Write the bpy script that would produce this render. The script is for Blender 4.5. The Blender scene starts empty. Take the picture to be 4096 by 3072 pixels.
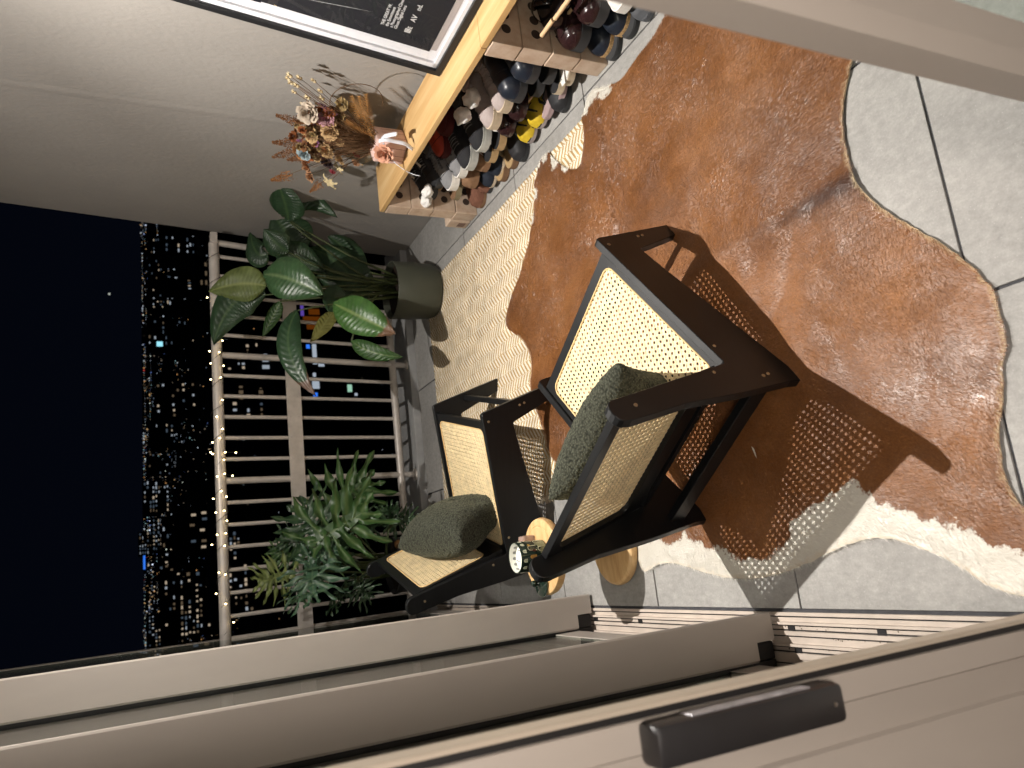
import bpy, bmesh, math, random
import numpy as np
from mathutils import Vector, Matrix, noise as mnoise
from mathutils.geometry import delaunay_2d_cdt, tessellate_polygon

S = bpy.context.scene
C = S.collection
rnd = random.Random(7)

# ---------------------------------------------------------------- camera
CAM_H = 1.46056
cam = bpy.data.cameras.new('camera')
cam.sensor_fit = 'HORIZONTAL'
cam.sensor_width = 36.0
cam.lens = 3100.0 / 4096.0 * 36.0
cam.clip_start = 0.02
cam.clip_end = 20000
cam.dof.use_dof = True
cam.dof.focus_distance = 2.3
cam.dof.aperture_fstop = 5.6
camo = bpy.data.objects.new('camera', cam)
C.objects.link(camo)
_p, _r, _y = .448, -.008, .241
_f = Vector((math.sin(_y) * math.cos(_p), math.cos(_y) * math.cos(_p), -math.sin(_p)))
_rt = Vector((math.cos(_y), -math.sin(_y), 0))
_up = _rt.cross(_f)
r_ = math.cos(_r) * _rt + math.sin(_r) * _up
u_ = -math.sin(_r) * _rt + math.cos(_r) * _up
# the phone was held sideways: image right is world down, image up is world right
M = Matrix((-u_, r_, -_f)).transposed().to_4x4()
M.translation = Vector((0, 0, CAM_H))
camo.matrix_world = M
S.camera = camo

# ---------------------------------------------------------------- night sky
W = bpy.data.worlds.new('World')
S.world = W
W.use_nodes = True
nt = W.node_tree
bg = nt.nodes['Background']
tc = nt.nodes.new('ShaderNodeTexCoord')
sx = nt.nodes.new('ShaderNodeSeparateXYZ')
cr = nt.nodes.new('ShaderNodeValToRGB')
nt.links.new(tc.outputs['Generated'], sx.inputs[0])
nt.links.new(sx.outputs['Z'], cr.inputs[0])
cr.color_ramp.elements[0].position = 0.0
cr.color_ramp.elements[0].color = (.0011, .0017, .0038, 1)
cr.color_ramp.elements[1].position = .55
cr.color_ramp.elements[1].color = (.0009, .0013, .0032, 1)
nt.links.new(cr.outputs[0], bg.inputs['Color'])
bg.inputs['Strength'].default_value = 1.0

# ---------------------------------------------------------------- lamps
LAMP = Vector((.80, 2.20, 2.60))
def area_lamp(name, loc, size, power, col, spread=180):
    l = bpy.data.lights.new(name, 'AREA')
    l.shape = 'DISK'; l.size = size; l.energy = power; l.color = col
    l.spread = math.radians(spread)
    o = bpy.data.objects.new(name, l); C.objects.link(o)
    o.location = loc
    return o
kl = bpy.data.lights.new('balcony_lamp_light', 'SPOT')
kl.energy = 385; kl.color = (1.0, .95, .885); kl.shadow_soft_size = .009
kl.spot_size = math.radians(140); kl.spot_blend = 1.0
KEY = bpy.data.objects.new('balcony_lamp_light', kl); C.objects.link(KEY)
KEY.location = LAMP
KEY.rotation_euler = (Vector((.84, 1.08, 0)) - LAMP).to_track_quat('-Z', 'Y').to_euler()
SPILL = area_lamp('balcony_lamp_spill', LAMP - Vector((0, 0, .02)), .03, 38, (1.0, .94, .875))
fl = bpy.data.lights.new('room_lamp_light', 'POINT')
fl.energy = 84; fl.color = (1.0, .89, .80); fl.shadow_soft_size = .12
FILL = bpy.data.objects.new('room_lamp_light', fl); C.objects.link(FILL)
FILL.location = (-.06, -.46, 1.62)

vs = S.view_settings
vs.view_transform = 'Standard'
vs.look = 'None'
vs.exposure = 0.0
vs.gamma = 1.0
vs.use_curve_mapping = False

# ---------------------------------------------------------------- materials
def nodes_of(m):
    m.use_nodes = True
    return m.node_tree, m.node_tree.nodes['Principled BSDF']

def lin(c):
    return tuple(((v / 255.0 + .055) / 1.055) ** 2.4 if v > 10 else v / 255.0 / 12.92 for v in c)

MATS = {}
def mat(name, col, rough=.5, spec=.5, metal=0., var=0., vscale=8., stretch=(1, 1, 1), bump=0., bscale=60., bdist=.002,
        coords='Object', sheen=0., trans=0., coat=0., attr=None, detail=4., ramp=None, sss=0., alpha=None, emit=None, estr=0., rvar=0.):
    if name in MATS:
        return MATS[name]
    m = bpy.data.materials.new(name)
    t, b = nodes_of(m)
    N, L = t.nodes, t.links
    b.inputs['Base Color'].default_value = (*col, 1)
    b.inputs['Roughness'].default_value = rough
    b.inputs['Specular IOR Level'].default_value = spec
    b.inputs['Metallic'].default_value = metal
    b.inputs['Sheen Weight'].default_value = sheen
    b.inputs['Transmission Weight'].default_value = trans
    b.inputs['Coat Weight'].default_value = coat
    if emit:
        b.inputs['Emission Color'].default_value = (*emit, 1)
        b.inputs['Emission Strength'].default_value = estr
    vec = None
    if var or bump or rvar:
        if coords == 'World':
            g = N.new('ShaderNodeNewGeometry'); src = g.outputs['Position']
        else:
            g = N.new('ShaderNodeTexCoord'); src = g.outputs[coords]
        mp = N.new('ShaderNodeMapping'); mp.inputs['Scale'].default_value = stretch
        L.new(src, mp.inputs[0]); vec = mp.outputs[0]
    if var or rvar:
        n = N.new('ShaderNodeTexNoise'); n.inputs['Scale'].default_value = vscale
        n.inputs['Detail'].default_value = detail; n.inputs['Roughness'].default_value = .6
        L.new(vec, n.inputs['Vector'])
        r = N.new('ShaderNodeValToRGB')
        L.new(n.outputs['Fac'], r.inputs[0])
        if ramp:
            r.color_ramp.elements[0].position = ramp[0][0]; r.color_ramp.elements[0].color = (*ramp[0][1], 1)
            r.color_ramp.elements[1].position = ramp[-1][0]; r.color_ramp.elements[1].color = (*ramp[-1][1], 1)
            for p_, c_ in ramp[1:-1]:
                e = r.color_ramp.elements.new(p_); e.color = (*c_, 1)
        else:
            r.color_ramp.elements[0].position = .3; r.color_ramp.elements[0].color = (*[max(0, v * (1 - var)) for v in col], 1)
            r.color_ramp.elements[1].position = .7; r.color_ramp.elements[1].color = (*[min(1, v * (1 + var)) for v in col], 1)
        if var:
            L.new(r.outputs[0], b.inputs['Base Color'])
        if rvar:
            mr = N.new('ShaderNodeMapRange')
            mr.inputs['To Min'].default_value = max(.02, rough - rvar); mr.inputs['To Max'].default_value = min(1, rough + rvar)
            L.new(n.outputs['Fac'], mr.inputs[0]); L.new(mr.outputs[0], b.inputs['Roughness'])
    if bump:
        n2 = N.new('ShaderNodeTexNoise'); n2.inputs['Scale'].default_value = bscale; n2.inputs['Detail'].default_value = 3
        L.new(vec, n2.inputs['Vector'])
        bp = N.new('ShaderNodeBump'); bp.inputs['Strength'].default_value = bump; bp.inputs['Distance'].default_value = bdist
        L.new(n2.outputs['Fac'], bp.inputs['Height']); L.new(bp.outputs[0], b.inputs['Normal'])
    MATS[name] = m
    return m

def emis(name, col, strength):
    if name in MATS: return MATS[name]
    m = bpy.data.materials.new(name); m.use_nodes = True
    t = m.node_tree; t.nodes.remove(t.nodes['Principled BSDF'])
    e = t.nodes.new('ShaderNodeEmission'); e.inputs[0].default_value = (*col, 1); e.inputs[1].default_value = strength
    t.links.new(e.outputs[0], t.nodes['Material Output'].inputs[0])
    MATS[name] = m
    return m

def glass(name, tint=(1, 1, 1), rough=0.0):
    if name in MATS: return MATS[name]
    m = bpy.data.materials.new(name); m.use_nodes = True
    t = m.node_tree; t.nodes.remove(t.nodes['Principled BSDF'])
    a = t.nodes.new('ShaderNodeBsdfTransparent'); a.inputs[0].default_value = (*tint, 1)
    g = t.nodes.new('ShaderNodeBsdfGlossy'); g.inputs['Roughness'].default_value = rough
    f = t.nodes.new('ShaderNodeFresnel')
    gm = t.nodes.new('ShaderNodeNewGeometry'); ir = t.nodes.new('ShaderNodeMapRange')
    ir.inputs['To Min'].default_value = 1.5; ir.inputs['To Max'].default_value = 1 / 1.5
    t.links.new(gm.outputs['Backfacing'], ir.inputs[0]); t.links.new(ir.outputs[0], f.inputs[0])
    x = t.nodes.new('ShaderNodeMixShader')
    t.links.new(f.outputs[0], x.inputs[0]); t.links.new(a.outputs[0], x.inputs[1]); t.links.new(g.outputs[0], x.inputs[2])
    t.links.new(x.outputs[0], t.nodes['Material Output'].inputs[0])
    MATS[name] = m
    return m

# ---------------------------------------------------------------- mesh builder
class MB:
    def __init__(s):
        s.v = []; s.f = []; s.mi = []; s.cur = 0
    def add(s, vs, fs):
        o = len(s.v)
        s.v += [tuple(v) for v in vs]
        s.f += [tuple(i + o for i in f) for f in fs]
        s.mi += [s.cur] * len(fs)
        return s
    def box(s, x0, x1, y0, y1, z0, z1, xf=None, bev=0.):
        if bev > 0:
            return s.bevbox(x0, x1, y0, y1, z0, z1, bev, xf)
        vs = [Vector((x, y, z)) for x in (x0, x1) for y in (y0, y1) for z in (z0, z1)]
        if xf: vs = [xf @ v for v in vs]
        return s.add(vs, [(0, 1, 3, 2), (4, 6, 7, 5), (0, 4, 5, 1), (2, 3, 7, 6), (0, 2, 6, 4), (1, 5, 7, 3)])
    def bevbox(s, x0, x1, y0, y1, z0, z1, b, xf=None):
        bm = bmesh.new(); bmesh.ops.create_cube(bm, size=1)
        for v in bm.verts:
            v.co = Vector(((x0 + x1) / 2 + v.co.x * (x1 - x0), (y0 + y1) / 2 + v.co.y * (y1 - y0), (z0 + z1) / 2 + v.co.z * (z1 - z0)))
        b = min(b, .49 * min(abs(x1 - x0), abs(y1 - y0), abs(z1 - z0)))
        bmesh.ops.bevel(bm, geom=bm.edges[:] , offset=b, segments=2, affect='EDGES', profile=.5)
        s.bm(bm, xf); return s
    def bm(s, bm, xf=None):
        bm.verts.index_update()
        s.add([(xf @ v.co if xf else v.co.copy()) for v in bm.verts], [[v.index for v in f.verts] for f in bm.faces]); bm.free()
    def tube(s, pts, r, n=8, cap=True, flat=1.0):
        pts = [Vector(p) for p in pts]; m = len(pts)
        rs = r if isinstance(r, (list, tuple)) else [r] * m
        vs = []; prev = None
        for i, p in enumerate(pts):
            t = (pts[min(i + 1, m - 1)] - pts[max(i - 1, 0)]).normalized()
            if prev is None:
                a = Vector((0, 0, 1)) if abs(t.z) < .9 else Vector((1, 0, 0))
                x = t.cross(a).normalized()
            else:
                x = (prev - t * prev.dot(t))
                x = x.normalized() if x.length > 1e-6 else t.orthogonal().normalized()
            prev = x; y = t.cross(x)
            for k in range(n):
                an = 2 * math.pi * k / n
                vs.append(p + x * math.cos(an) * rs[i] + y * math.sin(an) * rs[i] * flat)
        fs = []
        for i in range(m - 1):
            for k in range(n):
                fs.append((i * n + k, i * n + (k + 1) % n, (i + 1) * n + (k + 1) % n, (i + 1) * n + k))
        if cap:
            fs.append(tuple(range(n - 1, -1, -1))); fs.append(tuple((m - 1) * n + k for k in range(n)))
        return s.add(vs, fs)
    def lathe(s, prof, n=24, c=(0, 0, 0), xf=None, a0=0., a1=2 * math.pi):
        full = abs(a1 - a0 - 2 * math.pi) < 1e-6
        cols = n if full else n + 1
        vs = []; m = len(prof)
        for i, (r, z) in enumerate(prof):
            for k in range(cols):
                an = a0 + (a1 - a0) * k / n
                v = Vector((c[0] + r * math.cos(an), c[1] + r * math.sin(an), c[2] + z))
                vs.append(xf @ v if xf else v)
        fs = []
        for i in range(m - 1):
            for k in range(n):
                k2 = (k + 1) % cols
                fs.append((i * cols + k, i * cols + k2, (i + 1) * cols + k2, (i + 1) * cols + k))
        return s.add(vs, fs)
    def prism(s, poly, a, b, axis='y', xf=None):
        # poly 2D (p,q) extruded along axis from a to b
        def P(p, q, t):
            v = Vector((p, t, q)) if axis == 'y' else (Vector((t, p, q)) if axis == 'x' else Vector((p, q, t)))
            return xf @ v if xf else v
        n = len(poly)
        vs = [P(p, q, a) for p, q in poly] + [P(p, q, b) for p, q in poly]
        fs = [(i, (i + 1) % n, n + (i + 1) % n, n + i) for i in range(n)]
        tri = tessellate_polygon([[Vector((p, q, 0)) for p, q in poly]])
        fs += [tuple(t) for t in tri] + [tuple(n + i for i in reversed(t)) for t in tri]
        return s.add(vs, fs)
    def sphere(s, c, r, seg=10, ring=6, sc=(1, 1, 1), xf=None):
        vs = []; c = Vector(c)
        for i in range(ring + 1):
            th = math.pi * i / ring
            for k in range(seg):
                ph = 2 * math.pi * k / seg
                v = Vector((math.sin(th) * math.cos(ph) * r * sc[0], math.sin(th) * math.sin(ph) * r * sc[1], math.cos(th) * r * sc[2]))
                if xf: v = xf @ v
                vs.append(c + v)
        fs = []
        for i in range(ring):
            for k in range(seg):
                a, b_ = i * seg + k, i * seg + (k + 1) % seg
                fs.append((a, a + seg, b_ + seg, b_))
        return s.add(vs, fs)
    def sheet(s, grid):
        # grid rows of points
        h = len(grid); w = len(grid[0])
        return s.add([p for row in grid for p in row],
                     [(i * w + j, i * w + j + 1, (i + 1) * w + j + 1, (i + 1) * w + j) for i in range(h - 1) for j in range(w - 1)])
    def build(s, name, mats, parent=None, smooth=False, angle=None, fix=True, loc=None):
        me = bpy.data.meshes.new(name)
        me.from_pydata(s.v, [], s.f)
        for m in (mats if isinstance(mats, (list, tuple)) else [mats]): me.materials.append(m)
        if len(me.materials) > 1: me.polygons.foreach_set('material_index', s.mi)
        if fix:
            bm = bmesh.new(); bm.from_mesh(me); bmesh.ops.recalc_face_normals(bm, faces=bm.faces); bm.to_mesh(me); bm.free()
        if smooth or angle:
            me.polygons.foreach_set('use_smooth', [True] * len(me.polygons))
            if angle: me.set_sharp_from_angle(angle=math.radians(angle))
        o = bpy.data.objects.new(name, me); C.objects.link(o)
        if parent is not None: o.parent = parent
        if loc is not None: o.location = loc
        return o

def tag(o, label=None, cat=None, group=None, kind=None):
    if label: o['label'] = label
    if cat: o['category'] = cat
    if group: o['group'] = group
    if kind: o['kind'] = kind
    return o
def thing(name, label, cat, loc=(0, 0, 0), rz=0., group=None):
    o = bpy.data.objects.new(name, None); C.objects.link(o)
    o.empty_display_size = .05
    o.location = loc; o.rotation_euler = (0, 0, rz)
    return tag(o, label, cat, group)
def link_mesh(name, me, parent, loc=(0, 0, 0), rot=(0, 0, 0), scale=None):
    o = bpy.data.objects.new(name, me); C.objects.link(o)
    o.parent = parent; o.location = loc; o.rotation_euler = rot
    if scale: o.scale = scale
    return o
def copy_tree(o, parent=None):
    c = o.copy(); C.objects.link(c)
    if parent is not None: c.parent = parent
    for ch in list(o.children): copy_tree(ch, c)
    return c
def frame_xf(org, x, y, z):
    m = Matrix((x, y, z)).transposed().to_4x4(); m.translation = org
    return m
# ---------------------------------------------------------------- measured places (metres)
HIDE_OUT=[(1.584, 1.552), (1.547, 1.59), (1.522, 1.677), (1.518, 1.764), (1.503, 1.826), (1.499, 1.86), (1.513, 1.919), (1.55, 1.986), (1.569, 2.024), (1.57, 2.068), (1.528, 2.111), (1.495, 2.11), (1.479, 2.102), (1.432, 2.11), (1.394, 2.124), (1.352, 2.15), (1.35, 2.15), (1.336, 2.171), (1.375, 2.25), (1.445, 2.319), (1.521, 2.371), (1.522, 2.398), (1.531, 2.458), (1.478, 2.465), (1.455, 2.514), (1.405, 2.505), (1.402, 2.52), (1.337, 2.545), (1.284, 2.58), (1.227, 2.625), (1.194, 2.679), (1.132, 2.731), (1.087, 2.836), (1.005, 2.906), (0.955, 2.895), (0.891, 2.795), (0.816, 2.727), (0.744, 2.716), (0.675, 2.755), (0.613, 2.738), (0.53, 2.71), (0.448, 2.678), (0.377, 2.677), (0.286, 2.571), (0.194, 2.451), (0.106, 2.311), (0.047, 2.179), (0.004, 2.148), (-0.061, 2.17), (-0.091, 2.16), (-0.098, 2.13), (-0.075, 2.068), (-0.073, 1.977), (-0.115, 1.817), (-0.128, 1.72), (-0.129, 1.594), (-0.099, 1.451), (-0.066, 1.345), (-0.048, 1.252), (-0.054, 1.196), (-0.076, 1.135), (-0.101, 1.077), (-0.127, 1.043), (-0.155, 1.005), (-0.168, 0.974), (-0.175, 0.946), (-0.183, 0.88), (-0.154, 0.804), (-0.102, 0.768), (-0.07, 0.818), (-0.019, 0.906), (0.007, 0.915), (0.033, 0.921), (0.063, 0.922), (0.113, 0.915), (0.142, 0.907), (0.174, 0.894), (0.206, 0.884), (0.24, 0.879), (0.263, 0.867), (0.282, 0.857), (0.312, 0.855), (0.349, 0.858), (0.384, 0.856), (0.411, 0.867), (0.455, 0.891), (0.512, 0.93), (0.569, 0.982), (0.634, 1.036), (0.688, 1.073), (0.746, 1.095), (0.824, 1.097), (0.887, 1.089), (0.944, 1.069), (0.987, 1.038), (1.044, 0.997), (1.093, 0.949), (1.147, 0.899), (1.232, 0.916), (1.323, 1.034), (1.386, 1.139), (1.49, 1.297), (1.574, 1.436)]
HIDE_WHITE=[(0.047, 2.179), (0.019, 2.145), (-0.0, 2.048), (-0.014, 1.986), (-0.01, 1.937), (0.01, 1.894), (-0.007, 1.879), (-0.028, 1.83), (-0.041, 1.798), (-0.045, 1.725), (-0.045, 1.74), (-0.072, 1.688), (-0.076, 1.581), (-0.062, 1.521), (-0.032, 1.486), (0.005, 1.469), (0.075, 1.269), (0.079, 1.251), (0.053, 1.242), (0.029, 1.205), (0.009, 1.158), (-0.012, 1.118), (-0.036, 1.061), (-0.034, 1.036), (-0.06, 1.008), (-0.084, 0.977), (-0.096, 0.925), (-0.119, 0.863), (-0.07, 0.818)]
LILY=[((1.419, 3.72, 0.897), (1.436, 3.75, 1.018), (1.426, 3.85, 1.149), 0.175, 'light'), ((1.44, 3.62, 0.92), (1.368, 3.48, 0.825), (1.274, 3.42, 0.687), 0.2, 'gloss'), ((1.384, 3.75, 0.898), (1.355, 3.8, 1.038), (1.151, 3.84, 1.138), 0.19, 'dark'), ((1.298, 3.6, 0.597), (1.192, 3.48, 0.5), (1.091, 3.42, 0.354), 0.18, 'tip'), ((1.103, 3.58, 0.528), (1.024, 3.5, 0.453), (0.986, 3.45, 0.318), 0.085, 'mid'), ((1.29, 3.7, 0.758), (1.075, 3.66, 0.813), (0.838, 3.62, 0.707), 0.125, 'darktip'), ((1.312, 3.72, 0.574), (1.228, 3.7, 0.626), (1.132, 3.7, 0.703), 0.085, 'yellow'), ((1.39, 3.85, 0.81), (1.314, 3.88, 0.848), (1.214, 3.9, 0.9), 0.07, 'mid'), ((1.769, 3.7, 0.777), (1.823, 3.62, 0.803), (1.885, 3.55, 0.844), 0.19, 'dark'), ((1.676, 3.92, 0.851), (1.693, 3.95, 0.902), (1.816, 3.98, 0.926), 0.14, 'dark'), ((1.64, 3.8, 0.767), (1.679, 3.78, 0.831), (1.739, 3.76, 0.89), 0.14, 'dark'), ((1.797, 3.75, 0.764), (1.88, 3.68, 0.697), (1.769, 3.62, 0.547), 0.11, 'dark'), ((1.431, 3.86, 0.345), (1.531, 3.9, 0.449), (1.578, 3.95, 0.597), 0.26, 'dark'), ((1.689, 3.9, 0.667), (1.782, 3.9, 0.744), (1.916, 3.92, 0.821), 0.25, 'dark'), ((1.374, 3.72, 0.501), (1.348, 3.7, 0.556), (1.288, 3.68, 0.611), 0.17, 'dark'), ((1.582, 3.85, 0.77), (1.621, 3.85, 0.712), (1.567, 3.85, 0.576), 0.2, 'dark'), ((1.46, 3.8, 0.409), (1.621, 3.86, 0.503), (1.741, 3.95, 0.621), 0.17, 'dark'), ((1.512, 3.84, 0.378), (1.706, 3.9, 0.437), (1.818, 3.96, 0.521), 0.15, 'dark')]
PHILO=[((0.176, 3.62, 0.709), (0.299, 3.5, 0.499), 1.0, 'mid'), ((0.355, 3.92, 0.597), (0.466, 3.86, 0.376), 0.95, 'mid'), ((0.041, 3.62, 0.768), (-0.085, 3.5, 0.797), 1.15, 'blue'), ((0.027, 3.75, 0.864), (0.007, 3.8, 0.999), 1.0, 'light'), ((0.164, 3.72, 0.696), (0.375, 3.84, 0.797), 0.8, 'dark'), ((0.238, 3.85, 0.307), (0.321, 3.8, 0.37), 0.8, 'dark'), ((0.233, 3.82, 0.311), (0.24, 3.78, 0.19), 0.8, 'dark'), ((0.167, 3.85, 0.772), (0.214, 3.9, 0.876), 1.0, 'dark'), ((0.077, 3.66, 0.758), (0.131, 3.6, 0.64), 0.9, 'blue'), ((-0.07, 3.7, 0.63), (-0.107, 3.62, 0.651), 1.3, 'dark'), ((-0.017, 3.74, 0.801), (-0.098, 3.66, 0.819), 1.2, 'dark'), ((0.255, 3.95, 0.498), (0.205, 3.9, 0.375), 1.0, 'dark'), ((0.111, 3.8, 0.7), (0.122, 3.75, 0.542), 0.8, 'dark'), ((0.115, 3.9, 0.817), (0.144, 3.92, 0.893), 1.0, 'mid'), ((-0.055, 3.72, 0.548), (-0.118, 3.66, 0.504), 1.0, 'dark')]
BOUQUET=[('rose_gold', (1.705, 2.737, 0.779), 0.03432), ('rose_gold', (1.705, 2.887, 0.762), 0.03224), ('rose_gold', (1.705, 2.93, 0.695), 0.02912), ('rose_gold', (1.725, 2.815, 0.834), 0.02808), ('rose_blue', (1.705, 2.933, 0.845), 0.02808), ('rose_peach', (1.725, 3.062, 0.808), 0.0312), ('rose_peach', (1.745, 3.185, 0.77), 0.026000000000000002), ('rose_dark', (1.725, 3.004, 0.735), 0.03224), ('plume_mauve', (1.765, 2.68, 0.794), 0.0364), ('rose_mauve', (1.745, 2.711, 0.802), 0.03744), ('plume_mauve', (1.745, 2.9, 0.838), 0.0312), ('plume_mauve', (1.785, 2.851, 0.834), 0.026000000000000002), ('rose_white', (1.745, 2.695, 0.871), 0.03744), ('plume_brown', (1.785, 2.821, 0.905), 0.052000000000000005), ('plume_brown', (1.765, 2.955, 0.893), 0.0572), ('plume_brown', (1.745, 3.012, 0.901), 0.052000000000000005), ('plume_orange', (1.745, 3.218, 0.882), 0.052000000000000005), ('plume_orange', (1.725, 3.235, 0.73), 0.041600000000000005), ('plume_rust', (1.765, 2.883, 0.705), 0.0468), ('plume_rust', (1.755, 2.937, 0.787), 0.0468), ('plume_rust', (1.745, 2.88, 0.733), 0.0364), ('plume_brown', (1.765, 3.074, 0.84), 0.0468), ('plume_brown', (1.765, 2.976, 0.657), 0.0364), ('bud', (1.785, 2.538, 0.956), 0.012480000000000002), ('bud', (1.805, 2.571, 0.914), 0.012480000000000002), ('bud', (1.775, 2.565, 0.948), 0.01144), ('bud', (1.765, 2.562, 0.928), 0.012480000000000002), ('bud', (1.825, 2.603, 0.855), 0.01144), ('bud', (1.805, 2.632, 0.826), 0.01144), ('bud', (1.785, 2.649, 0.817), 0.012480000000000002), ('bud', (1.775, 2.641, 0.873), 0.012480000000000002), ('bud', (1.785, 2.633, 0.924), 0.010400000000000001), ('bud', (1.785, 2.701, 0.88), 0.010400000000000001), ('bud', (1.795, 2.571, 0.957), 0.010400000000000001), ('bud', (1.785, 2.688, 0.828), 0.010400000000000001), ('rose_yellow', (1.785, 2.665, 0.742), 0.02288), ('rose_yellow', (1.765, 2.707, 0.748), 0.027039999999999998), ('rose_yellow', (1.805, 2.706, 0.692), 0.01768), ('rose_yellow', (1.765, 2.836, 0.863), 0.024960000000000003), ('fern', (1.77, 2.564, 0.698), 0.1144), ('fern', (1.79, 2.576, 0.666), 0.1248), ('fern', (1.78, 2.586, 0.722), 0.10400000000000001), ('fern', (1.71, 2.652, 0.733), 0.0624), ('lily', (1.715, 3.161, 0.689), 0.0312), ('lily', (1.715, 2.953, 0.798), 0.02288), ('lily', (1.725, 3.044, 0.672), 0.026000000000000002), ('rose_pink', (1.745, 2.957, 0.615), 0.016640000000000002), ('rose_peach', (1.745, 3.022, 0.601), 0.01872), ('rose_pink', (1.725, 3.085, 0.691), 0.013519999999999999), ('rose_peach', (1.765, 2.884, 0.659), 0.01872), ('rose_white', (1.785, 2.904, 0.85), 0.026000000000000002)]
VASE_TOP=(1.71, 2.778, 0.593)
RIBBON=[(1.64, 2.782, 0.517), (1.62, 2.791, 0.485), (1.6, 2.793, 0.452), (1.585, 2.785, 0.422), (1.575, 2.771, 0.403)]
RIBBON_B=[(1.65, 2.669, 0.601), (1.645, 2.643, 0.58), (1.64, 2.643, 0.541), (1.635, 2.638, 0.508), (1.63, 2.643, 0.49), (1.62, 2.651, 0.469)]
RIBBON_C=[(1.66, 2.671, 0.59), (1.655, 2.638, 0.587), (1.65, 2.611, 0.563), (1.65, 2.601, 0.546), (1.645, 2.611, 0.547)]
PINKFLOWER=(1.632, 2.734, 0.568)
BULBS=[(0.77, 4.02, 1.093), (0.725, 4.02, 1.107), (0.704, 4.02, 1.141), (0.647, 4.02, 1.141), (0.655, 4.02, 1.151), (0.653, 4.02, 1.084), (0.615, 4.02, 1.091), (0.535, 4.02, 1.124), (0.547, 4.02, 1.091), (0.535, 4.02, 1.054), (0.463, 4.02, 1.108), (0.434, 4.02, 1.085), (0.428, 4.02, 1.145), (0.361, 4.02, 1.135), (0.367, 4.02, 1.097), (0.318, 4.02, 1.086), (0.259, 4.02, 1.093), (0.255, 4.02, 1.132), (0.2, 4.02, 1.1), (0.21, 4.02, 1.157), (0.077, 4.02, 1.129), (0.065, 4.02, 1.101), (-0.018, 4.02, 1.144), (-0.07, 4.02, 1.103), (-0.158, 4.02, 1.071), (0.648, 4.02, 1.035), (1.456, 4.02, 1.147), (1.17, 4.02, 1.143), (1.166, 4.02, 1.098), (1.107, 4.02, 1.139), (1.095, 4.02, 1.079), (1.023, 4.02, 1.141), (1.034, 4.02, 1.094), (0.917, 4.02, 1.09), (0.833, 4.02, 1.118), (0.77, 4.02, 1.094), (0.648, 4.02, 1.035), (0.652, 4.02, 1.085), (0.647, 4.02, 1.143), (1.227, 4.02, 1.081)]
CITY=[(-19.9, 6.9, 420, -8.5, -29.1, 11, 12, 0.42, 'warm'), (46.3, 79.6, 900, -9.8, -40.9, 8, 14, 0.5, 'cool'), (132.4, 185.0, 1400, -3.0, -44.4, 7, 9, 0.5, 'cool'), (7.2, 15.2, 230, -17.5, -23.4, 6, 6, 0.6, 'warm'), (-5.9, 5.2, 200, -14.7, -24.0, 8, 8, 0.4, 'warm'), (61.3, 69.6, 230, -18.9, -30.5, 6, 9, 0.45, 'warm'), (38.8, 47.2, 190, -15.1, -28.8, 6, 9, 0.35, 'warm'), (244.9, 274.9, 700, -20.5, -54.6, 6, 12, 0.2, 'cool'), (273.3, 304.1, 650, -16.1, -40.9, 6, 11, 0.4, 'cool'), (158.0, 198.4, 900, -11.0, -57.1, 7, 12, 0.35, 'cool'), (90.6, 140.2, 1900, 5.2, -40.6, 6, 9, 0.5, 'cool'), (238.8, 264.8, 800, -6.5, -61.5, 5, 14, 0.22, 'cool'), (112.8, 124.2, 300, -19.4, -26.1, 3, 4, 0.4, 'warm'), (161.2, 191.9, 1100, -41.0, -75.0, 7, 9, 0.3, 'cool'), (-49.4, -17.9, 900, -4.6, -34.6, 9, 10, 0.45, 'cool'), (40.0, 43.7, 150, -19.4, -26.3, 3, 3, 0.35, 'cool')]
SIGNS=[('blue_sign', (35.391, 900.0, -1.76), 900), ('teal', (209.898, 700.0, -14.387), 700), ('orange', (47.642, 140.0, -27.637), 140), ('white1', (37.531, 130.0, -25.428), 130), ('white2', (32.596, 130.0, -25.391), 130), ('green', (26.636, 110.0, -26.392), 110), ('tree', (41.52, 210.0, -22.361), 210), ('star', (905.392, 2500.0, 82.172), 2500)]
# ================================================================ palette
M_paint = mat('taupe_powder_coat', (.375, .335, .298), .42, .35, var=.07, vscale=5, stretch=(1, 1, .25), bump=.06, bscale=700, bdist=.0004, rvar=.08, coords='World')
M_sill = mat('sill_metal', (.50, .43, .37), .42, .4, var=.10, vscale=14, coords='World')
M_rubber = mat('black_rubber', (.014, .013, .013), .5, .3)
M_wall = mat('grey_render', (.315, .295, .272), .88, .2, var=.085, vscale=1.7, stretch=(1, 1, .55), detail=7., bump=.7, bscale=78, bdist=.0030, coords='World')
M_ceil = mat('ceiling_paint', (.40, .385, .36), .9, .2)
M_rail = mat('railing_metal', (.52, .48, .44), .38, .5, metal=.15, var=.12, vscale=20, coords='World')
M_kerb = mat('kerb_concrete', (.33, .33, .325), .85, .2, var=.18, vscale=7, coords='World', bump=.2, bscale=120)
M_grout = mat('dark_grout', (.055, .055, .06), .9, .2, var=.2, vscale=40, coords='World')
M_pine = mat('pine_board', (.52, .34, .155), .42, .4, var=.3, vscale=3.2, stretch=(9, .55, 9), coords='World', detail=6,
             ramp=[(.25, (.36, .20, .075)), (.45, (.50, .31, .13)), (.6, (.56, .375, .175)), (.78, (.62, .44, .235))], bump=.08, bscale=40)

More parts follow.
